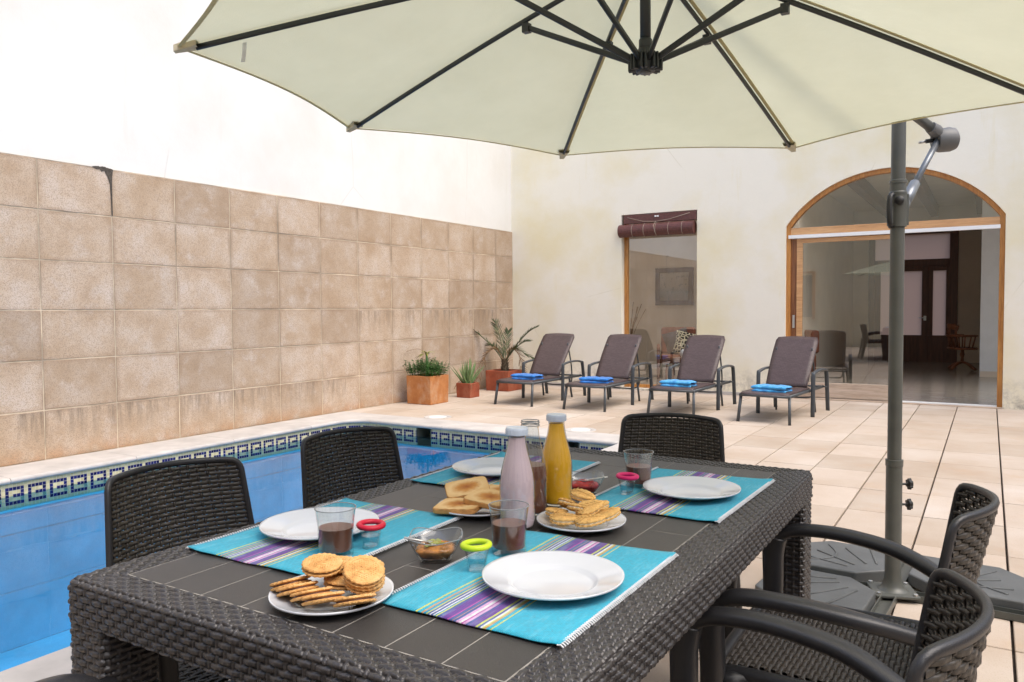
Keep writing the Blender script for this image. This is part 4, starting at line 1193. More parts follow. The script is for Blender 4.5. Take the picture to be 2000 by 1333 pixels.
# lower strut and crank housing
tail = Vector((-.19, 3.855, 1.935))
s0 = PP+pd*.045+Vector((0, 0, 1.62))
mb = MB(); d = (tail-s0); mb.tube([s0, s0+d*.12, s0+d*.3], [(.020, .020), (.022, .022), (.019, .019)]); mb.lathe([(.02, -.02), (.025, 0), (.02, .02)], 16, s0); mb.build('strut_socket', 'strut_grey', pr, True)
mb = MB(); mb.tube([s0+d*.28, tail], (.012, .012)); mb.build('support_strut', 'strut_grey', pr, True)
armend = apex+Vector((0, 0, .11)); ad = (armend-tail).normalized()
mb = MB(); mb.tube([tail+ad*.02, PP.lerp(tail, 0)+Vector((0, 0, 0))] if 0 else [tail+ad*.05, tail+ad*(armend-tail).length], (.016, .020)); mb.build('arm', 'pole', pr, True)
mb = MB(); mb.tube([tail-ad*.0, tail+ad*.04, tail+ad*.09], [(.022, .022), (.027, .027), (.022, .022)])
cx_ = RT*1.0
ch_ = tail+RT*.022+Vector((0, 0, -.02))
Rm = Matrix.Translation(ch_) @ Vector((cx_.x, cx_.y, .12)).to_track_quat('Z', 'Y').to_matrix().to_4x4()
mb.lathe([(.0001, -.045), (.044, -.045), (.050, -.03), (.052, .012), (.046, .034), (.028, .046), (.024, .044), (.0001, .045)], 28, mat=Rm)
ck_ = mb.build('crank_housing', 'crank_grey', pr, True, auto=True)
mb = MB(); mb.tube([ch_-cx_*.04, ch_-cx_*.085+Vector((0, 0, -.006))], .009); mb.build('crank_socket', 'rubber', ck_, True)
mb = MB(); mb.tube([ch_-cx_*.08+Vector((0, 0, -.006)), ch_-cx_*.115+Vector((0, 0, -.012))], .005); mb.build('crank_spindle', 'steel', ck_, True)
mb = MB(); mb.box(PP.x-.03, PP.y-.03, PT0-.02, PP.x+.03, PP.y+.03, PT0+.04); mb.build('pole_head', 'crank_grey', pr, bevel=.01)
# cross base: four channel legs
mb = MB()
for k in range(4):
    a = R(-4)+PI/2*k; R_ = Matrix.Translation(PP) @ Matrix.Rotation(a, 4, 'Z')
    mb.box(.03, -.028, .003, .50, .028, .008, R_); mb.box(.03, -.028, .008, .50, -.024, .030, R_); mb.box(.03, .024, .008, .50, .028, .030, R_)
mb.build('cross_foot', 'pole', pr)
# ballast slabs
def slab(lab, sx, sy):
    t = thing('ballast_slab', lab, 'weight', (PP.x, PP.y, 0), R(-4), 'ballast slabs on the parasol foot')
    S = .46; g = .035; c = .12
    q = [(g+c, g), (S, g), (S+.0, S-c*.9), (S-c*.9, S), (g, S), (g, g+c)]
    q = [(x*sx, y*sy) for x, y in q]
    if sx*sy < 0: q = q[::-1]
    mb = MB(); mb.prism(q, .009, .062); mb.build('slab', 'weight', t, bevel=.008, bseg=3)
    mb = MB()
    for a in (20, 35, 55, 70):
        a = R(a); mb.tube([(sx*(.17*math.cos(a)+.04), sy*(.17*math.sin(a)+.04), .063), (sx*(.42*math.cos(a)+.02), sy*(.42*math.sin(a)+.02), .063)], (.005, .004))
    mb.tube(spline([(sx*.40, sy*.09, .063), (sx*.30, sy*.16, .063), (sx*.28, sy*.26, .063), (sx*.34, sy*.38, .063)], 5), (.005, .004))
    mb.build('moulded_rib', 'weight', t, True)
slab('grey moulded ballast slab on the parasol foot, behind the table leg', -1, -1)
slab('grey moulded ballast slab on the parasol foot, on the side towards the pool house wall', -1, 1)
slab('grey moulded ballast slab on the parasol foot, right of the pole', 1, 1)

# ================================================================== SUN LOUNGERS
def make_lounger():
    t = thing('sun_lounger', 'x', 'sun lounger')
    G = []
    for y in np.linspace(0, .80, 17):
        G.append([(x, y, .298-.006*(1-(x/.25)**2)-(.012*(1-y/.06) if y < .06 else 0)) for x in np.linspace(-.25, .25, 9)])
    mb = MB(); mb.grid(G); o = mb.build('seat_panel', 'lounger_weave', t, True); s = o.modifiers.new('s', 'SOLIDIFY'); s.thickness = .018; s.offset = -1
    G = []
    y0_, z0_, y1_, z1_ = .79, .315, 1.24, .84
    for f in np.linspace(0, 1, 17):
        hwid = .226+.012*math.sin(PI*min(1, f*.6))
        if f > .93: hwid -= .02*((f-.93)/.07)**2
        G.append([(x*hwid, y0_+(y1_-y0_)*f-.02*math.sin(PI*f)+.02*(abs(x)**2)*0, z0_+(z1_-z0_)*f+(.014*(1-x*x) if f > .97 else 0)) for x in np.linspace(-1, 1, 9)])
    mb = MB(); mb.grid(G); o = mb.build('backrest_panel', 'lounger_weave', t, True); s = o.modifiers.new('s', 'SOLIDIFY'); s.thickness = .022; s.offset = -1
    mb = MB()
    for sx in (-1, 1): mb.tube([(sx*.253, .0, .283), (sx*.253, 1.36, .283)], (.011, .017))
    mb.tube([(-.253, .005, .283), (.253, .005, .283)], (.014, .014)); mb.tube([(-.253, .80, .27), (.253, .80, .27)], (.012, .012)); mb.tube([(-.253, 1.35, .283), (.253, 1.35, .283)], (.012, .012))
    mb.build('side_rail', 'lounger_frame', t, True)
    for sx in (-1, 1):
        mb = MB(); mb.tube([(sx*.252, .03, .285), (sx*.268, -.02, 0)], (.0155, .0155)); mb.build('leg', 'lounger_frame', t, True)
        mb = MB(); mb.tube([(sx*.21, 1.10, .285), (sx*.22, 1.16, 0)], (.012, .014)); mb.build('leg', 'lounger_frame', t, True)
        mb = MB(); mb.tube(spline([(sx*.30, .735, 0), (sx*.30, .742, .25), (sx*.30, .75, .455), (sx*.30, .78, .475), (sx*.30, .95, .497), (sx*.30, 1.15, .497), (sx*.30, 1.29, .478), (sx*.30, 1.32, .45), (sx*.30, 1.36, .25), (sx*.30, 1.40, 0)], 4), (.020, .011), up=(1, 0, 0)) if 0 else \
            mb.tube(spline([(sx*.30, .735, 0), (sx*.30, .742, .25), (sx*.30, .75, .455), (sx*.30, .785, .478), (sx*.30, .95, .497), (sx*.30, 1.15, .497), (sx*.30, 1.285, .478), (sx*.30, 1.32, .45), (sx*.30, 1.36, .25), (sx*.30, 1.40, 0)], 4), (.0135, .023), up=(1, 0, 0))
        mb.tube([(sx*.255, .75, .283), (sx*.30, .75, .283)], .009); mb.tube([(sx*.255, 1.34, .283), (sx*.30, 1.34, .283)], .009)
        mb.build('armrest', 'lounger_frame', t, True)
    mb = MB(); mb.tube(spline([(-.20, 1.08, .74), (-.20, 1.18, .45), (-.20, 1.20, .28), (-.19, 1.19, .20), (-.15, 1.14, .17), (0, 1.12, .165), (.15, 1.14, .17), (.19, 1.19, .20), (.20, 1.20, .28), (.20, 1.18, .45), (.20, 1.08, .74)], 5), .009)
    mb.build('support_bow', 'lounger_frame', t, True)
    return t
def make_towel(mt='towel', sd_=0):
    mb = MB(); r2 = random.Random(7)
    for lay, (z0, z1, w_, d_) in enumerate(((.0, .040, .185, .115), (.034, .078, .19, .11))):
        N_ = 18; top = []; 
        for i in range(N_+1):
            row = []
            for j in range(2*10):
                th = 2*PI*j/20
                u = -1+2*i/N_
                cy = math.copysign(abs(math.cos(th))**.35, math.cos(th)); cz = math.copysign(abs(math.sin(th))**.8, math.sin(th))
                e = (1-abs(u)**14)**.5 if abs(u) < 1 else 0
                n_ = .004*math.sin(7*u+3*th+lay)+.003*math.sin(13*u-5*cy+sd_)
                row.append((u*w_+.006*math.sin(4*cy+lay), cy*d_*(.92+.08*e)+.008*math.sin(3*u+lay*2), (z0+z1)/2+cz*(z1-z0)/2*max(.25, e)+n_*.8*(cz > -.5)))
            top.append(row)
        mb.grid(top, cv=True); n0 = len(mb.v)
    o = mb.build('towel', mt, None, True); return o
lg = make_lounger()
GL = 'sun loungers in a row along the house wall'; GT = 'blue towels folded on the loungers'
spots = [(-5.06, 8.33, 0, 'brown woven sun lounger nearest the potted palm'), (-4.07, 8.31, 0, 'brown woven sun lounger standing left of the narrow window, second from the palm'),
         (-3.02, 8.35, R(-1), 'brown woven sun lounger in front of the narrow window, between two others'), (-1.985, 8.27, R(-4), 'brown woven sun lounger in front of the glass door, farthest from the palm')]
tw = make_towel(); tl = ['bright blue folded towel on the lounger next to the palm', 'bright blue folded towel on the second lounger from the palm', 'light blue folded towel on the lounger in front of the narrow window', 'light blue folded towel on the lounger by the glass door']
tws = []
for i, (x, y, a, lab) in enumerate(spots):
    o = lg if i == 0 else copy_tree(lg)
    o.location = (x, y, 0); o.rotation_euler = (0, 0, a); o['label'] = lab; o['group'] = GL
    q = tw if i == 0 else make_towel(('towel', 'towel', 'towel_light', 'towel_light')[i], i*2.)
    dxy = Matrix.Rotation(a, 3, 'Z') @ Vector(((.04, .03, -.01, .0)[i], .27, 0))
    q.location = (x+dxy.x, y+dxy.y, .297); q.rotation_euler = (0, 0, a+R((-6, 4, -3, -5)[i])); tag(q, tl[i], 'towel', GT)

# ================================================================== PLANTERS AND PLANTS
def planter(x0, y0, s, h, mat, lab, rz=0):
    t = thing('planter', lab, 'planter', (x0+s/2, y0+s/2, 0), rz)
    mb = MB(); a = s/2; w_ = .03
    def ring(q, z): return [(-q, -q, z), (q, -q, z), (q, q, z), (-q, q, z)]
    L = [ring(a*.965, 0), ring(a, h*.93), ring(a, h), ring(a-w_, h), ring(a-w_, h-.05)]
    vs = [v for r in L for v in r]; fs = [(3, 2, 1, 0)]
    for i in range(4):
        for k in range(4): fs.append((i*4+k, i*4+(k+1) % 4, (i+1)*4+(k+1) % 4, (i+1)*4+k))
    mb.add(vs, fs); mb.build('pot', mat, t, bevel=.008, bseg=2)
    mb = MB(); G = [[(x, y, h-.025+.01*math.sin(40*x)*math.cos(33*y)) for x in np.linspace(-a+w_*.8, a-w_*.8, 8)] for y in np.linspace(-a+w_*.8, a-w_*.8, 8)]; mb.grid(G); mb.build('soil', 'soil', t, True)
    return t
planter(-6.37, 7.83, .39, .362, 'terracotta', 'large square sandy terracotta planter full of herbs by the tiled wall')
planter(-6.21, 8.70, .235, .2, 'terracotta_red', 'small square red terracotta planter holding the aloe')
planter(-6.36, 9.66, .40, .30, 'terracotta_red', 'red terracotta planter holding the palm in the corner of the court')
def leafquad(mb, c, d, n, L, W, seg=3, curl=.2):
    """tapered leaf from c along d, face normal n"""
    d = d.normalized(); s = d.cross(n).normalized(); rows = []
    for i in range(seg+1):
        f = i/seg; w_ = W*(math.sin(PI*(.12+.88*f)))**.8*(1 if f < 1 else .05)
        p = c+d*(L*f)-n*(curl*L*f*f)
        rows.append([p-s*w_*.5, p+n*w_*.12, p+s*w_*.5])
    mb.grid(rows)
# herbs
rp = random.Random(11)
hp = thing('herb_plant', 'bushy dark green herbs filling the large terracotta planter', 'plant', (-6.175, 8.025, .34))
mb = MB(); st = MB()
for k in range(210):
    bx, by = rp.uniform(-.19, .19), rp.uniform(-.19, .19); h = rp.uniform(.05, .17)+.04*math.sin(9*bx+2)+.03
    tx, ty = bx*1.25+rp.uniform(-.02, .02), by*1.18+rp.uniform(-.02, .02)
    st.tube([(bx, by, 0), ((bx+tx)/2, (by+ty)/2, h*.55), (tx, ty, h)], .0013)
    for q in range(13):
        f = rp.uniform(.35, 1.05); c = Vector((bx+(tx-bx)*f, by+(ty-by)*f, h*f)); a = rp.uniform(0, 6.28)
        d = Vector((math.cos(a), math.sin(a), rp.uniform(-.1, .7))); n_ = Vector((rp.uniform(-.4, .4), rp.uniform(-.4, .4), 1)).normalized()
        leafquad(mb, c, d, n_, rp.uniform(.018, .032), rp.uniform(.012, .02), 2, .3)
mb.build('foliage', 'leaf', hp); st.build('stem', 'leaf', hp)
yp = thing('young_palm', 'small yellowing palm shoot rising from the herbs', 'plant', (-6.15, 8.0, .34))
mb = MB(); mb.tube([(0, 0, -.01), (-.01, 0, .10), (-.02, 0, .30)], [.022, .018, .012]); mb.build('stem', 'leaf', yp, True)
mb = MB(); dr = MB()
for k in range(20):
    a = rp.uniform(0, 6.28); d = Vector((math.cos(a), math.sin(a), rp.uniform(.1, 1.1))); leafquad(mb, Vector((-.02, 0, .29)), d, Vector((0, 0, 1)), rp.uniform(.12, .20), .022, 5, .5)
mb.build('frond', 'leaf_yellow', yp)
pth = spline([(-.02, 0, .29), (-.10, -.06, .36), (-.22, -.16, .33)], 6); dr.tube(pth, .002)
for k in range(8):
    c = pth[min(len(pth)-1, 5+k)]; leafquad(dr, c, Vector((-.8, -.3, -.3-.1*k)), Vector((0, 0, 1)), .09, .008, 3, .5)
dr.build('dry_frond', 'leaf_dry', yp)
# aloe
al = thing('aloe_plant', 'spiky aloe with thick upright grey green leaves in the small planter', 'plant', (-6.0925, 8.8175, .17))
mb = MB()
for k in range(26):
    a = k*2.4+rp.uniform(-.2, .2); ring_ = k/26; L = rp.uniform(.29, .43)*(1-.25*ring_); lean = .10+.62*ring_
    d = Vector((math.cos(a)*lean, math.sin(a)*lean, 1)).normalized(); out = Vector((math.cos(a), math.sin(a), 0))
    b = Vector((math.cos(a)*.02*(.5+ring_*2), math.sin(a)*.02*(.5+ring_*2), .0)); rows = []
    s = d.cross(out).normalized(); n_ = s.cross(d)
    for i in range(7):
        f = i/6; w_ = .021*(1-f)**.75+.001; p = b+d*(L*f)+out*(.05*L*f*f*(2 if ring_ > .6 else -1))
        rows.append([p-s*w_, p-n_*w_*.15+n_*w_*.5*-1, p+s*w_, p+n_*w_*.75])
    mb.grid(rows, cv=True)
mb.build('leaf', 'aloe', al, True)
dr = MB()
for a in (3.4, 3.9, .4, 5.6): 
    p_ = spline([(0, 0, .02), (math.cos(a)*.12, math.sin(a)*.12, .05), (math.cos(a)*.2, math.sin(a)*.2, -.06)], 5); dr.tube(p_, [.006*(1-i/len(p_))+.001 for i in range(len(p_))])
dr.build('dry_leaf', 'leaf_dry', al, True)
# palm
pm = thing('potted_palm', 'young date palm with arching fronds in the corner planter', 'palm', (-6.15, 9.87, .27))
mb = MB(); mb.lathe([(.05, 0), (.06, .05), (.045, .13), (.03, .2)], 14)
for k in range(40):
    a = k*2.4; z = .01+.16*k/40; leafquad(mb, Vector((.04*math.cos(a), .04*math.sin(a), z)), Vector((math.cos(a)*.6, math.sin(a)*.6, 1)), Vector((math.cos(a), math.sin(a), 0)), .06, .022, 2, -.2)
mb.build('trunk', 'palm_trunk', pm)
rt = Vector((RT.x, RT.y, 0)); fw = Vector((F.x, F.y, 0)).normalized()
fr = [(-.50, .60, 0.02, 'up'), (-.13, .68, .1, 'up'), (.05, .55, .15, 'up'), (.42, .60, -.02, 'up'), (.30, .42, -.2, 'up'), (.40, .16, -.1, 'droop'), (.26, -.02, -.15, 'droop'), (-.34, -.06, -.1, 'droop'), (-.2, .35, .2, 'up')]
for (rx, hz, dp, kd) in fr:
    end = (rt*rx+fw*dp)*1.12+Vector((0, 0, hz*1.1)); mb = MB()
    if kd == 'up': pt = spline([Vector((0, 0, .12)), Vector((0, 0, .16))+end*.28, end*.72+Vector((0, 0, .10)), end], 8)
    else: pt = spline([Vector((0, 0, .12)), rt*rx*.35+fw*dp*.35+Vector((0, 0, .34)), rt*rx*.8+fw*dp*.8+Vector((0, 0, .26)), end], 8)
    nP = len(pt); mb.tube(pt, [.006*(1-i/nP)+.0015 for i in range(nP)])
    for i in range(5, nP):
        f = i/nP; tg = (pt[i]-pt[i-1]).normalized(); side = tg.cross(Vector((0, 0, 1)) if abs(tg.z) < .9 else fw).normalized(); upn = side.cross(tg).normalized()
        for q in range(2):
            for s in (-1, 1):
                L = .15*(1-abs(f-.55)*1.1)*rp.uniform(.8, 1.15)
                c = pt[i].lerp(pt[i-1], q/2); nl = (upn*.5+Vector((rp.uniform(-1, 1), rp.uniform(-1, 1), .2))).normalized()
                d = tg*.9+side*s*.65+upn*rp.uniform(.0, .35)
                leafquad(mb, c, d, nl, L, .0092, 3, .08)
    mb.build('frond', 'palm' if kd == 'up' or rx > .3 else 'leaf_dry', pm)

M['rimglass'] = P('dark glass rim', (.25, .27, .28), .15, var=.02)
# ================================================================== TABLE SETTING
Z0 = TZ+.001
def placemat(lab, cx, cy, rz, w_=.335, d_=.475, seed=0):
    t = thing('placemat', lab, 'placemat', (cx, cy, Z0), rz, 'striped turquoise placemats')
    G = []
    for i in range(25):
        u = -1+2*i/24; G.append([(u*w_/2, v*d_/2*(1+.004*math.sin(9*u+seed)), .0022+.0012*math.sin(5*u+seed)*math.sin(4*v+1.3*seed)+(.004*max(0, abs(u)+abs(v)-1.8)*5 if (seed+ (u > 0)) % 2 < 1 else 0)) for v in np.linspace(-1, 1, 31)])
    mb = MB(); mb.grid(G); o = mb.build('cloth', 'mat', t, True); s = o.modifiers.new('s', 'SOLIDIFY'); s.thickness = .0018; s.offset = 1
    r3 = random.Random(seed)
    for sx in (-1, 1):
        mb = MB()
        y = -d_/2
        while y < d_/2:
            mb.tube([(sx*w_/2-sx*.004, y, .0052), (sx*(w_/2+.001), y+.002, .0055), (sx*(w_/2+.0045+r3.uniform(0, .0015)), y+.003, .002)], .0013); y += .0062
        mb.build('fringe', 'wool', t)
    return t
placemat('turquoise striped placemat under the nearest plate at the open side of the table', -.672, 1.186, R(0), .335, .475, 1)
placemat('turquoise striped placemat beside the pool side chair, under the nearest cocoa glass', -1.186, 1.207, R(1), .345, .46, 2)
placemat('turquoise striped placemat under the far plate near the table corner', -.668, 1.932, R(-1), .335, .49, 3)
placemat('turquoise striped placemat mostly hidden behind the bottles at the far pool side', -1.185, 1.925, R(1), .35, .48, 4)
def plate(lab, cx, cy, r, z, h=.02, group='dinner plates', rx=0, ry=0):
    prof = [(.0001, .002), (r*.54, .002), (r*.58, .0035), (r*.62, h*.42), (r*.66, h*.52), (r*.97, h-.0008), (r, h+.001), (r*.995, h-.003), (r*.70, h*.35), (r*.60, 0), (r*.50, 0), (r*.49, .0012), (.0001, .0012)]
    t = MB(); t.lathe(prof, 72); o = t.build('plate', 'porcelain', None, True); o.location = (cx, cy, z); o.rotation_euler = (rx, ry, 0); tag(o, lab, 'plate', group); return o
plate('empty white plate on the placemat nearest the viewer', -.628, 1.158, .121, Z0+.005)
plate('empty white plate on the placemat in front of the pool side chair', -1.208, 1.192, .124, Z0+.005)
plate('empty white plate near the far right corner of the table', -.635, 1.904, .121, Z0+.005)
plate('empty white plate partly hidden behind the pink bottle', -1.21, 1.88, .121, Z0+.005)
plate('small white plate piled with round biscuits', -.912, .924, .100, Z0, .016, 'small serving plates')
plate('small white plate piled with leaf shaped biscuits', -.756, 1.525, .098, Z0, .016, 'small serving plates')
plate('small white plate under the slices of toast', -1.018, 1.515, .098, Z0, .016, 'small serving plates')

# bottles
def bottle(lab, x, y, fill, fmat, lid=True):
    t = thing('bottle', lab, 'bottle', (x, y, Z0), 0, 'glass drink bottles')
    prof = [(.001, .002), (.030, .0), (.036, .004), (.0385, .015), (.0385, .092), (.0375, .108), (.0345, .126), (.0295, .146), (.0245, .164), (.0212, .180), (.0195, .195), (.0192, .203)]
    def rz_(z):
        for (r0, z0), (r1, z1) in zip(prof[2:-1], prof[3:]):
            if z0 <= z <= z1: return r0+(r1-r0)*(z-z0)/(z1-z0)
        return .019
    b = MB(); b.lathe(prof+[(.0215, .204), (.0215, .2075), (.0195, .209), (.0215, .211), (.0215, .2145), (.0195, .216), (.0178, .216)], 48); b.v and b.f.pop(); b.build('glass_body', 'bottle_glass', t, True)
    zs = list(np.linspace(.008, fill, 30)); b = MB()
    b.lathe([(.0001, .005), (.031, .005)]+[(rz_(z)-.0022, z) for z in zs]+[(.0001, fill+.0005)], 40); b.build('drink', fmat, t, True, auto=True)
    if lid:
        b = MB(); b.lathe([(.0235, .2035), (.0240, .205), (.0240, .217), (.0225, .2195), (.0001, .2195)], 40)
        for k in range(40):
            a = 2*PI*k/40; b.box(.0236, -.0009, .205, .0246, .0009, .216, Matrix.Rotation(a, 4, 'Z'))
        b.build('lid', 'lid', t, True, auto=True)
    else:
        b = MB()
        for r_, z_ in ((.0205, .216), (.0216, .2118), (.0197, .2085), (.0216, .2055)): b.tube([(r_*math.cos(a), r_*math.sin(a), z_) for a in np.linspace(0, 2*PI, 33)[:-1]], .0009, closed=True)
        b.build('mouth_rim', 'rimglass', t, True)
    return t
bottle('pink milk drink bottle with a white lid, the frontmost bottle', -.868, 1.440, .199, 'pink')
bottle('orange juice bottle with a white lid', -.893, 1.668, .198, 'orange')
bottle('open lidless bottle half full of chocolate milk between the other two', -.905, 1.562, .114, 'choc', False)

def tumbler(lab, x, y, fill=.055):
    t = thing('drinking_glass', lab, 'glass', (x, y, Z0+.004), 0, 'tumblers of cocoa')
    b = MB(); b.lathe([(.0001, 0), (.032, 0), (.0335, .003), (.0332, .03), (.0345, .06), (.0385, .088), (.0395, .092), (.0383, .0925), (.0335, .062), (.0315, .03), (.0312, .012), (.0001, .011)], 56); b.build('glass_wall', 'glass', t, True, auto=True)
    b = MB(); b.lathe([(.0001, .012), (.0307, .0125), (.0310, .03), (.0322, fill-.004), (.0328, fill), (.0001, fill)], 48); b.build('cocoa', 'choc', t, True, auto=True)
    b = MB(); b.tube([(.039*math.cos(a), .039*math.sin(a), .0923) for a in np.linspace(0, 2*PI, 49)[:-1]], .0009, closed=True); b.build('rim', 'rimglass', t, True)
tumbler('tumbler of cocoa beside the plate of round biscuits', -1.066, 1.092)
tumbler('tumbler of cocoa in front of the pink bottle', -.787, 1.274, .058)
tumbler('tumbler of cocoa at the far placemat left of the plate', -.785, 1.925)
def shot(lab, x, y, mat, ry=0):
    t = thing('small_glass', lab, 'glass', (x, y, Z0+.004), 0, 'small glasses with coloured rings')
    b = MB(); b.lathe([(.0001, 0), (.0155, 0), (.017, .002), (.0175, .012), (.020, .028), (.0235, .044), (.0225, .045), (.0185, .028), (.0155, .012), (.0145, .006), (.0001, .005)], 44); b.build('glass_wall', 'glass', t, True, auto=True)
    b = MB(); b.lathe([(.0001, .0055), (.0143, .006), (.0155, .014), (.0178, .025), (.0001, .025)], 40); b.build('water', 'clear_water', t, True, auto=True)
    b = MB(); K = 48; G = []
    for i in range(K):
        a = 2*PI*i/K; G.append([((.0235+.0058*math.cos(q))*math.cos(a), (.0235+.0058*math.cos(q))*math.sin(a), .0455+.0055*math.sin(q)) for q in np.linspace(0, 2*PI, 13)[:-1]])
    b.grid(G, True, True); o = b.build('silicone_ring', mat, t, True); o.rotation_euler = (0, R(ry), 0)
shot('little glass with a crimson ring between the cocoa and the jam bowl', -1.040, 1.162, 'ring_red', 2)
shot('little glass with a lime green ring beside the nearest plate', -.783, 1.157, 'ring_green', -2)
shot('little glass with a magenta ring on the far placemat', -.778, 1.830, 'ring_pink', 2)

def bowl(lab, x, y, rz, mat, peel=False):
    t = thing('glass_dish', lab, 'bowl', (x, y, Z0), rz, 'small glass jam dishes'); t.scale = (1.17, 1.17, 1.08)
    def prof_ring(r, z, amp): 
        out = []
        for k in range(48):
            th = 2*PI*k/48; q = (abs(math.cos(th))**4+abs(math.sin(th))**4)**(-1/4.)
            out.append((r*q*math.cos(th), r*q*math.sin(th), z+amp*math.cos(4*th-PI)*1.))
        return out
    G = [prof_ring(.0005, .003, 0), prof_ring(.024, .003, 0), prof_ring(.025, 0, 0), prof_ring(.026, .004, 0), prof_ring(.031, .014, .0), prof_ring(.037, .026, .001), prof_ring(.043, .040, .003), prof_ring(.0435, .0412, .003), prof_ring(.042, .0405, .003), prof_ring(.036, .027, .001), prof_ring(.030, .016, 0), prof_ring(.024, .006, 0), prof_ring(.0005, .005, 0)]
    b = MB(); b.grid(G, cv=True); b.build('dish', 'glass', t, True)
    b = MB(); b.tube(prof_ring(.0428, .0412, .003), .0008, closed=True); b.build('rim', 'rimglass', t, True)
    r4 = random.Random(3); b = MB(); G = [[(0, 0, .006)]*32]
    for r, z in ((.023, .0068), (.029, .016), (.0325, .021)): G.append([(r*(abs(math.cos(a))**4+abs(math.sin(a))**4)**-.25*math.cos(a), r*(abs(math.cos(a))**4+abs(math.sin(a))**4)**-.25*math.sin(a), z) for a in np.linspace(0, 2*PI, 33)[:-1]])
    for r in (.027, .020, .013, .006): G.append([(r*math.cos(a), r*math.sin(a), .024+.006*(1-r/.03)+r4.uniform(-.002, .003)) for a in np.linspace(0, 2*PI, 33)[:-1]])
    G.append([(0, 0, .031)]*32); b.grid(G, cv=True); b.build('jam', mat, t, True)
    if peel:
        b = MB()
        for k in range(9):
            a = r4.uniform(0, 6.28); r = r4.uniform(0, .022); Rm_ = Matrix.Translation((r*math.cos(a), r*math.sin(a), .030)) @ Matrix.Rotation(r4.uniform(0, 3), 4, 'Z') @ Matrix.Rotation(r4.uniform(-.5, .5), 4, 'X')
            b.box(-.007, -.003, -.0008, .007, .003, .0008, Rm_)
        b.build('fruit_peel', 'jam_peel', t, bevel=.0005)
bowl('square glass dish of amber jam with peel in the middle of the table', -.893, 1.180, R(32), 'jam_amber', True)
bowl('square glass dish of red jam behind the leaf biscuits', -.885, 1.805, R(28), 'jam_red')
def spoon(lab, p0, p1):
    b = MB(); d = (Vector(p1)-Vector(p0)); b.tube([Vector(p0)+d*.28, Vector(p0)+d*.6, Vector(p1)], [(.0016, .0009), (.002, .0009), (.0035, .0009)])
    dn = d.normalized(); s = dn.cross(Vector((0, 0, 1))).normalized(); u = s.cross(dn); G = []
    for f in np.linspace(0, 1, 9):
        w_ = .009*math.sqrt(max(0, 1-(2*f-1)**2))+.0003; G.append([Vector(p0)+d*.32*f+s*w_*g-u*(.003*(1-g*g)*math.sin(PI*f)) for g in (-1, -.5, 0, .5, 1)])
    b.grid(G); o = b.build('teaspoon', 'steel', None, True); sm = o.modifiers.new('s', 'SOLIDIFY'); sm.thickness = .0008; tag(o, lab, 'spoon', 'teaspoons in the jam')
spoon('teaspoon resting in the dish of red jam', (-.893, 1.800, Z0+.031), (-.830, 1.826, Z0+.043))
spoon('teaspoon resting in the dish of amber jam', (-.885, 1.178, Z0+.031), (-.938, 1.142, Z0+.044))

# round sandwich biscuits
def disc(r=.033, th=.0048, n=60):
    prof = [(0.0001, 0), (r*.9, 0), (r, th*.3), (r*.985, th*.75), (r*.93, th), (r*.80, th*.9), (r*.72, th*1.05), (r*.70, th*.88), (r*.45, th*.95), (.0001, th*.95)]
    b = MB(); vs = []; seg = 66
    for q, (rr, z) in enumerate(prof):
        for k in range(seg):
            a = 2*PI*k/seg; e = 1+(.022*math.cos(22*a) if rr > r*.85 else 0); vs.append((rr*e*math.cos(a), rr*e*math.sin(a), z+(.0004*math.cos(22*a) if 2 < q < 6 else 0)))
    fs = []
    for i in range(len(prof)-1):
        for k in range(seg): fs.append((i*seg+k, i*seg+(k+1) % seg, (i+1)*seg+(k+1) % seg, (i+1)*seg+k))
    b.add(vs, fs)
    for i in range(-5, 6):       # raised dots and motif ring on top
        for j in range(-5, 6):
            x, y = i*.0042+(j % 2)*.0021, j*.0038
            if x*x+y*y < (.022)**2 and x*x+y*y > .012**2: b.lathe([(.0011, th*.93), (.0008, th*1.12), (.0001, th*1.16)], 6, (x, y, 0))
    for rr in (.0105,): b.tube([(rr*math.cos(a), rr*math.sin(a), th*.98) for a in np.linspace(0, 2*PI, 25)[:-1]], .0006, closed=True)
    for k in range(5):
        a = k*1.257; b.tube([(.002*math.cos(a), .002*math.sin(a), th*.98), (.008*math.cos(a+.3), .008*math.sin(a+.3), th*1.0)], .0007)
    return b
def sandwich(r=.033):
    t = thing('round_biscuit', 'x', 'biscuit', (0, 0, 0), 0, 'round sandwich biscuits on the plate')
    up_ = disc(r); o = up_.build('wafer', 'biscuit', t, True, auto=True); o.location = (0, 0, .0075)
    o2 = o.copy(); C.objects.link(o2); o2.parent = t; o2.rotation_euler = (PI, 0, 0); o2.location = (0, 0, .005)
    b = MB(); b.lathe([(.0001, .0045), (r*.86, .0045), (r*.86, .008), (.0001, .008)], 30); b.build('filling', 'choc', t, True, auto=True)
    return t
sw = sandwich()
bx, by, bz = -.912, .924, Z0+.012
pos = [((-.852, .934, bz+.038), (R(20), R(16), .3), 'round biscuit lying tilted on the right of the pile, its embossed face up'),
       ((-.930, .921, bz+.038), (R(9), R(-2), 1.1), 'round biscuit lying flat on the left front of the pile top'),
       ((-.930, .962, bz+.027), (R(3), R(3), 2.0), 'round biscuit at the back left of the pile under another'),
       ((-.893, .980, bz+.024), (R(-4), R(4), .7), 'round biscuit at the very back of the pile'),
       ((-.857, .940, bz+.023), (R(16), R(14), .3), 'round biscuit under the one on the right of the pile'),
       ((-.905, .945, bz+.010), (0, R(2), .3), 'round biscuit buried in the middle of the pile'),
       ((-.895, .965, bz+.004), (0, 0, .3), 'round biscuit buried at the back of the pile')]
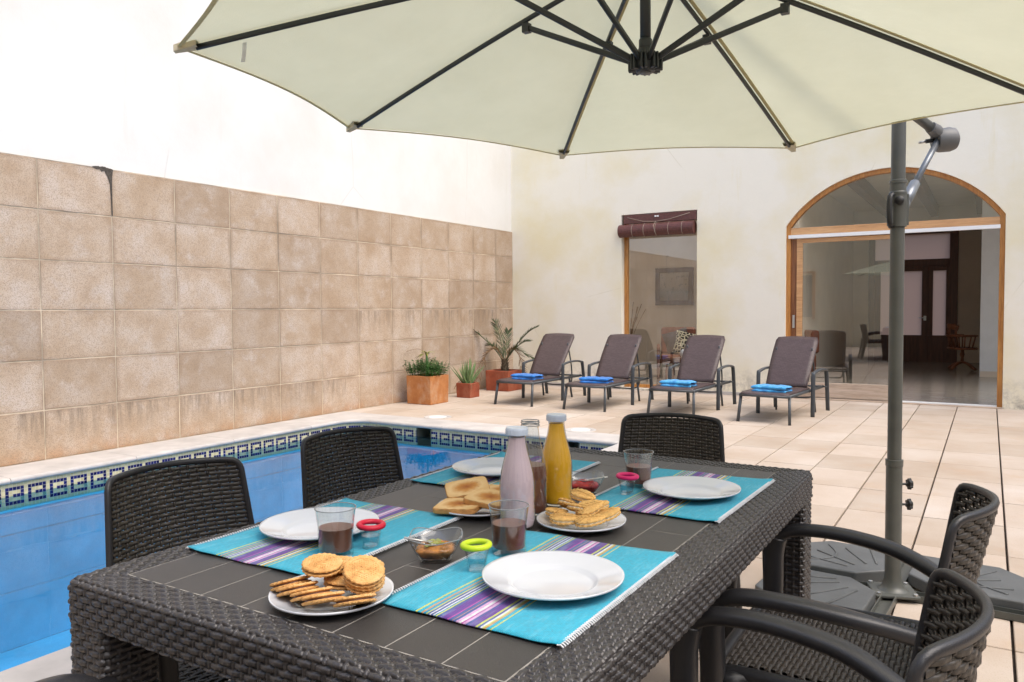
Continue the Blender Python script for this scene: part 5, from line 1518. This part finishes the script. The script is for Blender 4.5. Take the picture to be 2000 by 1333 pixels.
# slanting row leaning on the near rim
nm5 = ['biscuit seen edge on at the far left of the front row', 'biscuit seen edge on, second in the front row', 'biscuit seen edge on in the middle of the front row', 'biscuit seen edge on, fourth in the front row', 'biscuit seen edge on at the right end of the front row']
for k, (u, v, h) in enumerate(((-.977, .897, .751), (-.948, .884, .751), (-.910, .878, .751), (-.879, .872, .752), (-.833, .893, .751))):
    e = (Matrix.Rotation(YAW+R(4-4*k), 4, 'Z') @ Matrix.Rotation(R(-19), 4, 'X') @ Matrix.Rotation(R(-12), 4, 'Y')).to_euler()
    q = (u, v, h-.007)
    pos.append((tuple(q), tuple(e), nm5[k]))
for i, (p, r, lab) in enumerate(pos):
    o = sw if i == 0 else copy_tree(sw)
    o.location = p; o.rotation_euler = r; o['label'] = lab
# leaf biscuits
def leafb():
    t = thing('leaf_biscuit', 'x', 'biscuit', (0, 0, 0), 0, 'leaf shaped cream biscuits on the plate')
    def outl(s):
        q = []
        n = 72
        for k in range(n):
            a = 2*PI*k/n; x = math.cos(a); y = math.sin(a)*(.62-.18*x); e = 1+.05*math.cos(16*a); q.append((x*.033*e*s, y*.033*e*s))
        return q
    b = MB(); base = outl(1); rings = []
    for s, z in ((.0, 0), (.9, 0), (1., .0015), (.99, .0038), (.9, .0052), (.5, .0060), (.02, .0062)):
        rings.append([(x*s, y*s, z+(.0007*math.sin(abs(y*s)*900-x*s*500) if z > .005 and s > .1 else 0)) for x, y in base])
    b.grid(rings, cv=True)
    b.tube([(-.03, 0, .0062), (0, 0, .0072), (.03, 0, .0056)], .0009)
    for k in range(6):
        x = -.02+.008*k
        for s in (-1, 1): b.tube([(x, 0, .0066), (x-.009, s*.012, .0060)], .0007)
    o = b.build('wafer', 'biscuit_pale', t, True, auto=True); o.location = (0, 0, .007)
    o2 = o.copy(); C.objects.link(o2); o2.parent = t; o2.rotation_euler = (PI, 0, 0); o2.location = (0, 0, .0045)
    b = MB(); b.prism([(x*.9, y*.9) for x, y in base], .004, .0078); b.build('filling', 'cream_fill', t)
    return t
M['biscuit_pale'] = P('pale butter biscuit', (.66, .39, .12), .75, var=.22, vscale=50, bump=.7, bscale=300)
lf = leafb(); cx, cy, cz = -.756, 1.525, Z0+.014
lp = [((-.052, -.022), .008, (R(5), R(6), 2.6), 'leaf biscuit at the left front of the plate showing white cream'), ((-.012, -.052), .006, (R(8), 0, .2), 'leaf biscuit seen edge on at the front of the plate'),
      ((.042, -.042), .008, (R(10), R(-6), .5), 'leaf biscuit at the right front of the plate'), ((.060, .006), .012, (R(4), R(-10), 1.0), 'leaf biscuit at the right edge of the plate'),
      ((-.044, .014), .020, (R(20), R(18), 2.2), 'leaf biscuit leaning on the left of the pile'), ((.026, -.010), .026, (R(22), R(-14), .8), 'large leaf biscuit tilted on the right of the pile'),
      ((-.006, -.014), .022, (R(16), R(10), 2.5), 'leaf biscuit in the middle of the pile'), ((-.006, .024), .040, (R(4), R(8), -.3), 'leaf biscuit on top of the pile'),
      ((.020, .040), .018, (0, 0, 1.2), 'leaf biscuit at the back of the pile')]
for i, ((dx, dy), dz, r, lab) in enumerate(lp):
    o = lf if i == 0 else copy_tree(lf); o.location = (cx+dx, cy+dy, cz+dz); o.rotation_euler = r; o['label'] = lab
# toast
def toastm():
    t = thing('toast_slice', 'x', 'toast', (0, 0, 0), 0, 'toasted bread slices')
    q = []
    for k in range(64):
        a = 2*PI*k/64; s = (abs(math.cos(a))**7+abs(math.sin(a))**7)**(-1/7); q.append((.053*s*math.cos(a), .049*s*math.sin(a)))
    b = MB(); b.prism([(x, y) for x, y in q], .0, .0115); b.build('crust', 'toast_crust', t, bevel=.002)
    b = MB(); rings = []
    for s in (.97, .8, .5, .2, .01): rings.append([(x*s, y*s, .012+.0006*math.sin(x*s*300)*math.cos(y*s*260)) for x, y in q])
    b.grid(rings, cv=True); b.grid([[(x, y, -.0004) for x, y, z in r] for r in rings], cv=True); b.build('crumb', 'toast', t, True)
    return t
ts = toastm()
for i, (p, r, lab) in enumerate([((-1.040, 1.468, Z0+.014), (R(2), R(-3), R(14)), 'pale toast slice at the bottom left of the toast pile'),
                                 ((-.985, 1.515, Z0+.027), (R(4), R(5), R(4)), 'well browned toast slice in front, next to the pink bottle'),
                                 ((-1.085, 1.565, Z0+.030), (R(10), R(-9), R(40)), 'browned toast slice on the upper left of the pile'),
                                 ((-.990, 1.590, Z0+.028), (R(0), R(2), R(30)), 'toast slice at the back of the pile')]):
    o = ts if i == 0 else copy_tree(ts); o.location = p; o.rotation_euler = r; o['label'] = lab
